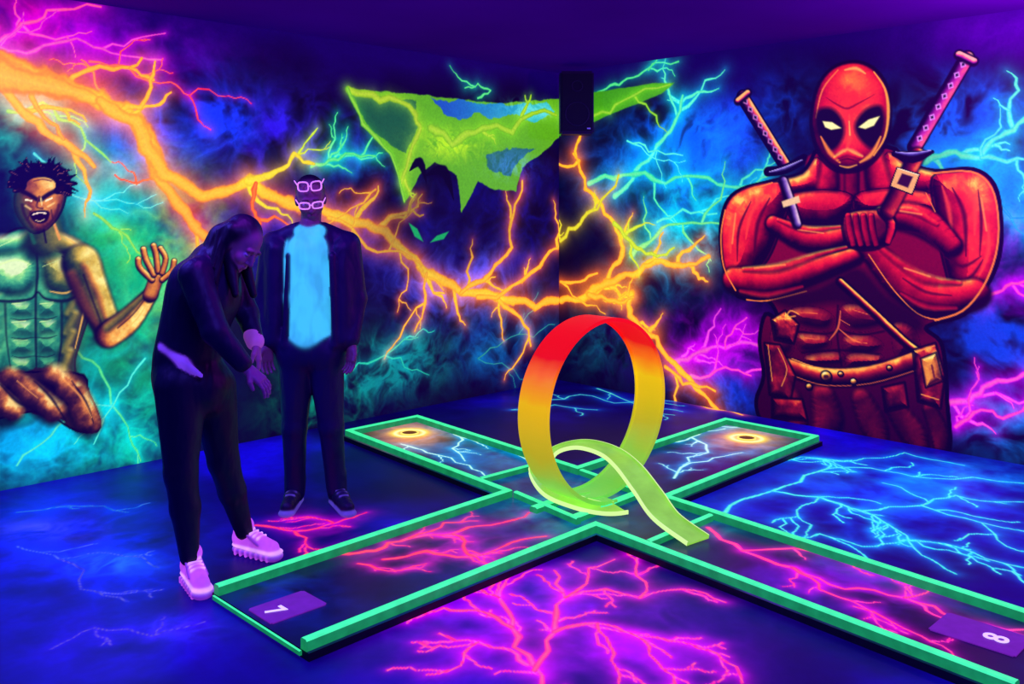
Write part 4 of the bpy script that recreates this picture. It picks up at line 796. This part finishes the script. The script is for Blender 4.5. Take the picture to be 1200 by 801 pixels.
def glasses(T,name,fig,yc,zc,parent,tilt=0.):
    pr=[];c=(.5,.2,.5);g_=tuple(lin([.88,.55,.92]))
    for sx in (-1,1):
        pts=[]
        for a in np.linspace(0,2*math.pi,17):
            u=math.cos(a);v=math.sin(a); u=np.sign(u)*abs(u)**.6; v=np.sign(v)*abs(v)**.6
            pts.append(T((sx*.034+u*.027,yc-.2*abs(sx*.034+u*.027)+v*.018*tilt,zc+v*.018)))
        for i in range(16): pr.append(Cap(pts[i],.0042,pts[i+1],.0042,c,g_,k=.001))
        pr.append(Cap(T((sx*.062,yc-.012,zc+.008)),.0035,T((sx*.078,yc-.09,zc+.006)),.003,c,g_,k=.001))
    pr.append(Cap(T((-.009,yc,zc+.004)),.0035,T((.009,yc,zc+.004)),.0035,c,g_,k=.001))
    fig.build(name,[(pr,.0022)],parent)
glasses(T,"eyeglasses",m,.112,.004,man); glasses(T,"eyeglasses_on_head",m,.074,.098,man,-1.2)
print("man",time.time()-T0)

# ---------- woman
w=Fig(4.05,250); Lw=w.L
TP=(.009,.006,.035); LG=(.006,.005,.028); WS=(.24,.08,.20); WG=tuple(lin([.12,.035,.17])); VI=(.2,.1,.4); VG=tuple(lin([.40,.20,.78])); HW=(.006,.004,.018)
body=[Cap(Lw(252,312,-.0),.115,Lw(240,345,.0),.150,TP,sq=1.0,k=.03),Cap(Lw(240,345),.150,Lw(226,400),.135,TP,k=.03),Cap(Lw(232,318,.13),.062,Lw(262,315,-.13),.062,TP,k=.04),
      Cap(Lw(262,300,.0),.048,Lw(254,318,.0),.06,WS,WG,k=.02),Cap(Lw(226,330,.03),.10,Lw(208,395,.03),.085,TP,k=.03),
      Cap(Lw(216,418,.0),.132,Lw(222,436,.0),.142,LG,k=.03),Cap(Lw(212,440,.0),.122,Lw(238,452,.0),.128,LG,k=.03),
      Cap(Lw(190,406,.10),.012,Lw(214,424,.138),.018,VI,VG,k=.004),Cap(Lw(214,424,.138),.018,Lw(236,440,.148),.010,VI,VG,k=.004),
      Cap(Lw(228,322,.16),.068,Lw(252,388,.20),.056,TP,k=.025),Cap(Lw(252,388,.20),.056,Lw(284,425,.17),.040,TP,k=.015),
      Cap(Lw(270,322,-.14),.062,Lw(290,368,-.12),.052,TP,k=.02),Cap(Lw(290,368,-.12),.050,Lw(298,396,-.05),.038,TP,k=.015),
      Cap(Lw(212,452,.07),.112,Lw(212,555,.11),.068,LG,k=.03),Cap(Lw(212,553,.11),.068,Lw(217,595,.10),.062,LG,k=.02),Cap(Lw(217,595,.10),.062,Lw(222,652,.13),.040,LG,k=.02),
      Cap(Lw(248,455,-.07),.108,Lw(262,540,-.12),.068,LG,k=.03),Cap(Lw(262,540,-.12),.068,Lw(272,575,-.15),.060,LG,k=.02),Cap(Lw(272,575,-.15),.060,Lw(286,622,-.20),.040,LG,k=.02)]
hc=Lw(283,287,.03); fw=(.68,.40,-.62); hp,T,M,E,Cc=headprims(hc,fw,(.5,.0,1),WS,(.35,.06,.2),HW,WG,sz=.95)
Z0=(0,0,0)
hp+=[E((0,-.034,.042),(.086,.096,.088),HW,Z0,k=.008),E((0,-.078,-.02),(.075,.055,.08),HW,Z0,k=.02),Cap(T((0,-.02,-.07)),.045,Lw(260,304,.0),.048,WS,WG,k=.02),
     Cap(T((.062,-.03,.04)),.038,T((.075,-.01,-.09)),.026,HW,k=.02),Cap(T((-.062,-.03,.04)),.038,T((-.075,-.01,-.09)),.026,HW,k=.02),
     Cap(Lw(262,280,.0),.07,Lw(244,310,.03),.06,HW,k=.03),Cap(Lw(246,308,.06),.055,Lw(240,345,.10),.028,HW,k=.03),Cap(Lw(286,306,-.05),.03,Lw(297,345,-.03),.016,HW,k=.02),Cap(Lw(268,300,.06),.035,Lw(276,345,.10),.015,HW,k=.02)]
for i in range(9):
    t=i/8; hp.append(Cap(Lw(270-14*t,262+8*t,.085),.010,Lw(252-8*t,330+18*math.sin(i*1.7),.135),.006,HW,k=.006))
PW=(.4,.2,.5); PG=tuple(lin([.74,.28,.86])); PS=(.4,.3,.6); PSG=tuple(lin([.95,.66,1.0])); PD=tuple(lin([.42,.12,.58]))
def chunky(g0,b0,g1,b1):
    p0=w.G(g0,b0,0.);p1=w.G(g1,b1,0.);v=p1-p0;mid=p0+v*.5;z=lambda p,h_:np.array([p[0],p[1],h_]); u=nrm(np.cross(v,[0,0,1.]))
    o=[Cap(z(p0,.024),.042,z(p1,.022),.046,PS,PD,sq=.55,k=.004,ax=2),Cap(z(p0,.045),.043,z(p1,.040),.045,PS,PSG,sq=.22,k=.002,ax=2),Cap(z(p0,.07),.040,z(mid,.072),.038,PW,PG,k=.008),Cap(z(mid,.070),.038,z(p1-v*.04,.054),.034,PW,PG,k=.010),
       Cap(z(p0,.08),.040,z(p0+v*.08,.128),.046,PW,PG,k=.012),Cap(z(p0-v*.03,.08),.03,z(p0-v*.06,.135),.018,PS,PSG,k=.01)]
    for t in (.28,.40,.52,.64):
        c=p0+v*t; hz=.122-.06*(t-.2); o.append(Cap(z(c,hz)+u*.026,.006,z(c,hz)-u*.026,.006,PS,PSG,k=.002))
    o.append(Cap(z(p0+v*.2,.115)+u*.03,.006,z(p0+v*.7,.07)+u*.038,.005,PW,PD,k=.002)); o.append(Cap(z(p0+v*.2,.115)-u*.03,.006,z(p0+v*.7,.07)-u*.038,.005,PW,PD,k=.002))
    for t in np.linspace(.0,1.0,7):
        for sgn in (-1,1): o.append(Cap(z(p0+v*t,.010)+u*.040*sgn,.007,z(p0+v*t,.03)+u*.042*sgn,.006,PS,PG,k=.002))
    return o
s1=chunky(223,.10,237,.26); s2=chunky(283,-.23,320,-.14)
h1=hand(Lw(290,432,.16),(.75,.0,-.62),(-.2,-.3,-1),1,WS,WG,curl=.8,sz=.95); h2=hand(Lw(299,402,-.04),(.25,.1,-1),(-1,.2,-.2),1,WS,tuple(lin([.22,.08,.30])),curl=.7,sz=.95)
wc=[Cap(Lw(296,393,-.055),.040,Lw(299,400,-.045),.040,(.3,.1,.3),tuple(lin([.46,.20,.56])),k=.004)]
woman=w.build("woman",[(body,.009),(hp,.004),(s1,.004),(s2,.004),(h1,.0035),(h2,.0035),(wc,.005)])
print("woman",time.time()-T0)

# ================================================================ lights (blacklight lamps, plus an added fill for the people)
def area(name,loc,rot,size,power,color,sy=None):
    l=bpy.data.lights.new(name,'AREA'); l.energy=power; l.color=color; l.size=size
    if sy: l.shape='RECTANGLE'; l.size_y=sy
    o=bpy.data.objects.new(name,l); o.location=loc; o.rotation_euler=rot; return link(o)
area("blacklight_lamp",(1.6,1.6,2.78),(0,0,0),1.4,90,(.10,.05,1.0),.3)
area("blacklight_lamp.001",(5.2,3.6,2.78),(0,0,0),1.0,25,(.10,.08,1.0),.3)
area("blacklight_lamp.002",(.9,4.6,2.78),(0,0,0),1.2,80,(.10,.06,1.0),.3)
def pt(name,loc,p,c,r=.15):
    l=bpy.data.lights.new(name,'POINT'); l.energy=p; l.color=c; l.shadow_soft_size=r; o=bpy.data.objects.new(name,l); o.location=loc; return link(o)
pt("uv_spot_lamp",(5.50,1.15,2.35),130,(.60,.02,1.0),.1); pt("uv_spot_lamp.001",(1.9,3.4,2.45),48,(.34,.02,1.0),.1); pt("people_fill_light",(.9,.9,1.9),12,(.14,.08,1.0))  # last one: weak blue fill, added so the people's form shows
w_=bpy.data.worlds.new("world"); scene.world=w_; w_.use_nodes=True; w_.node_tree.nodes["Background"].inputs[0].default_value=(.01,.0,.10,1); w_.node_tree.nodes["Background"].inputs[1].default_value=.5
print("done",time.time()-T0)
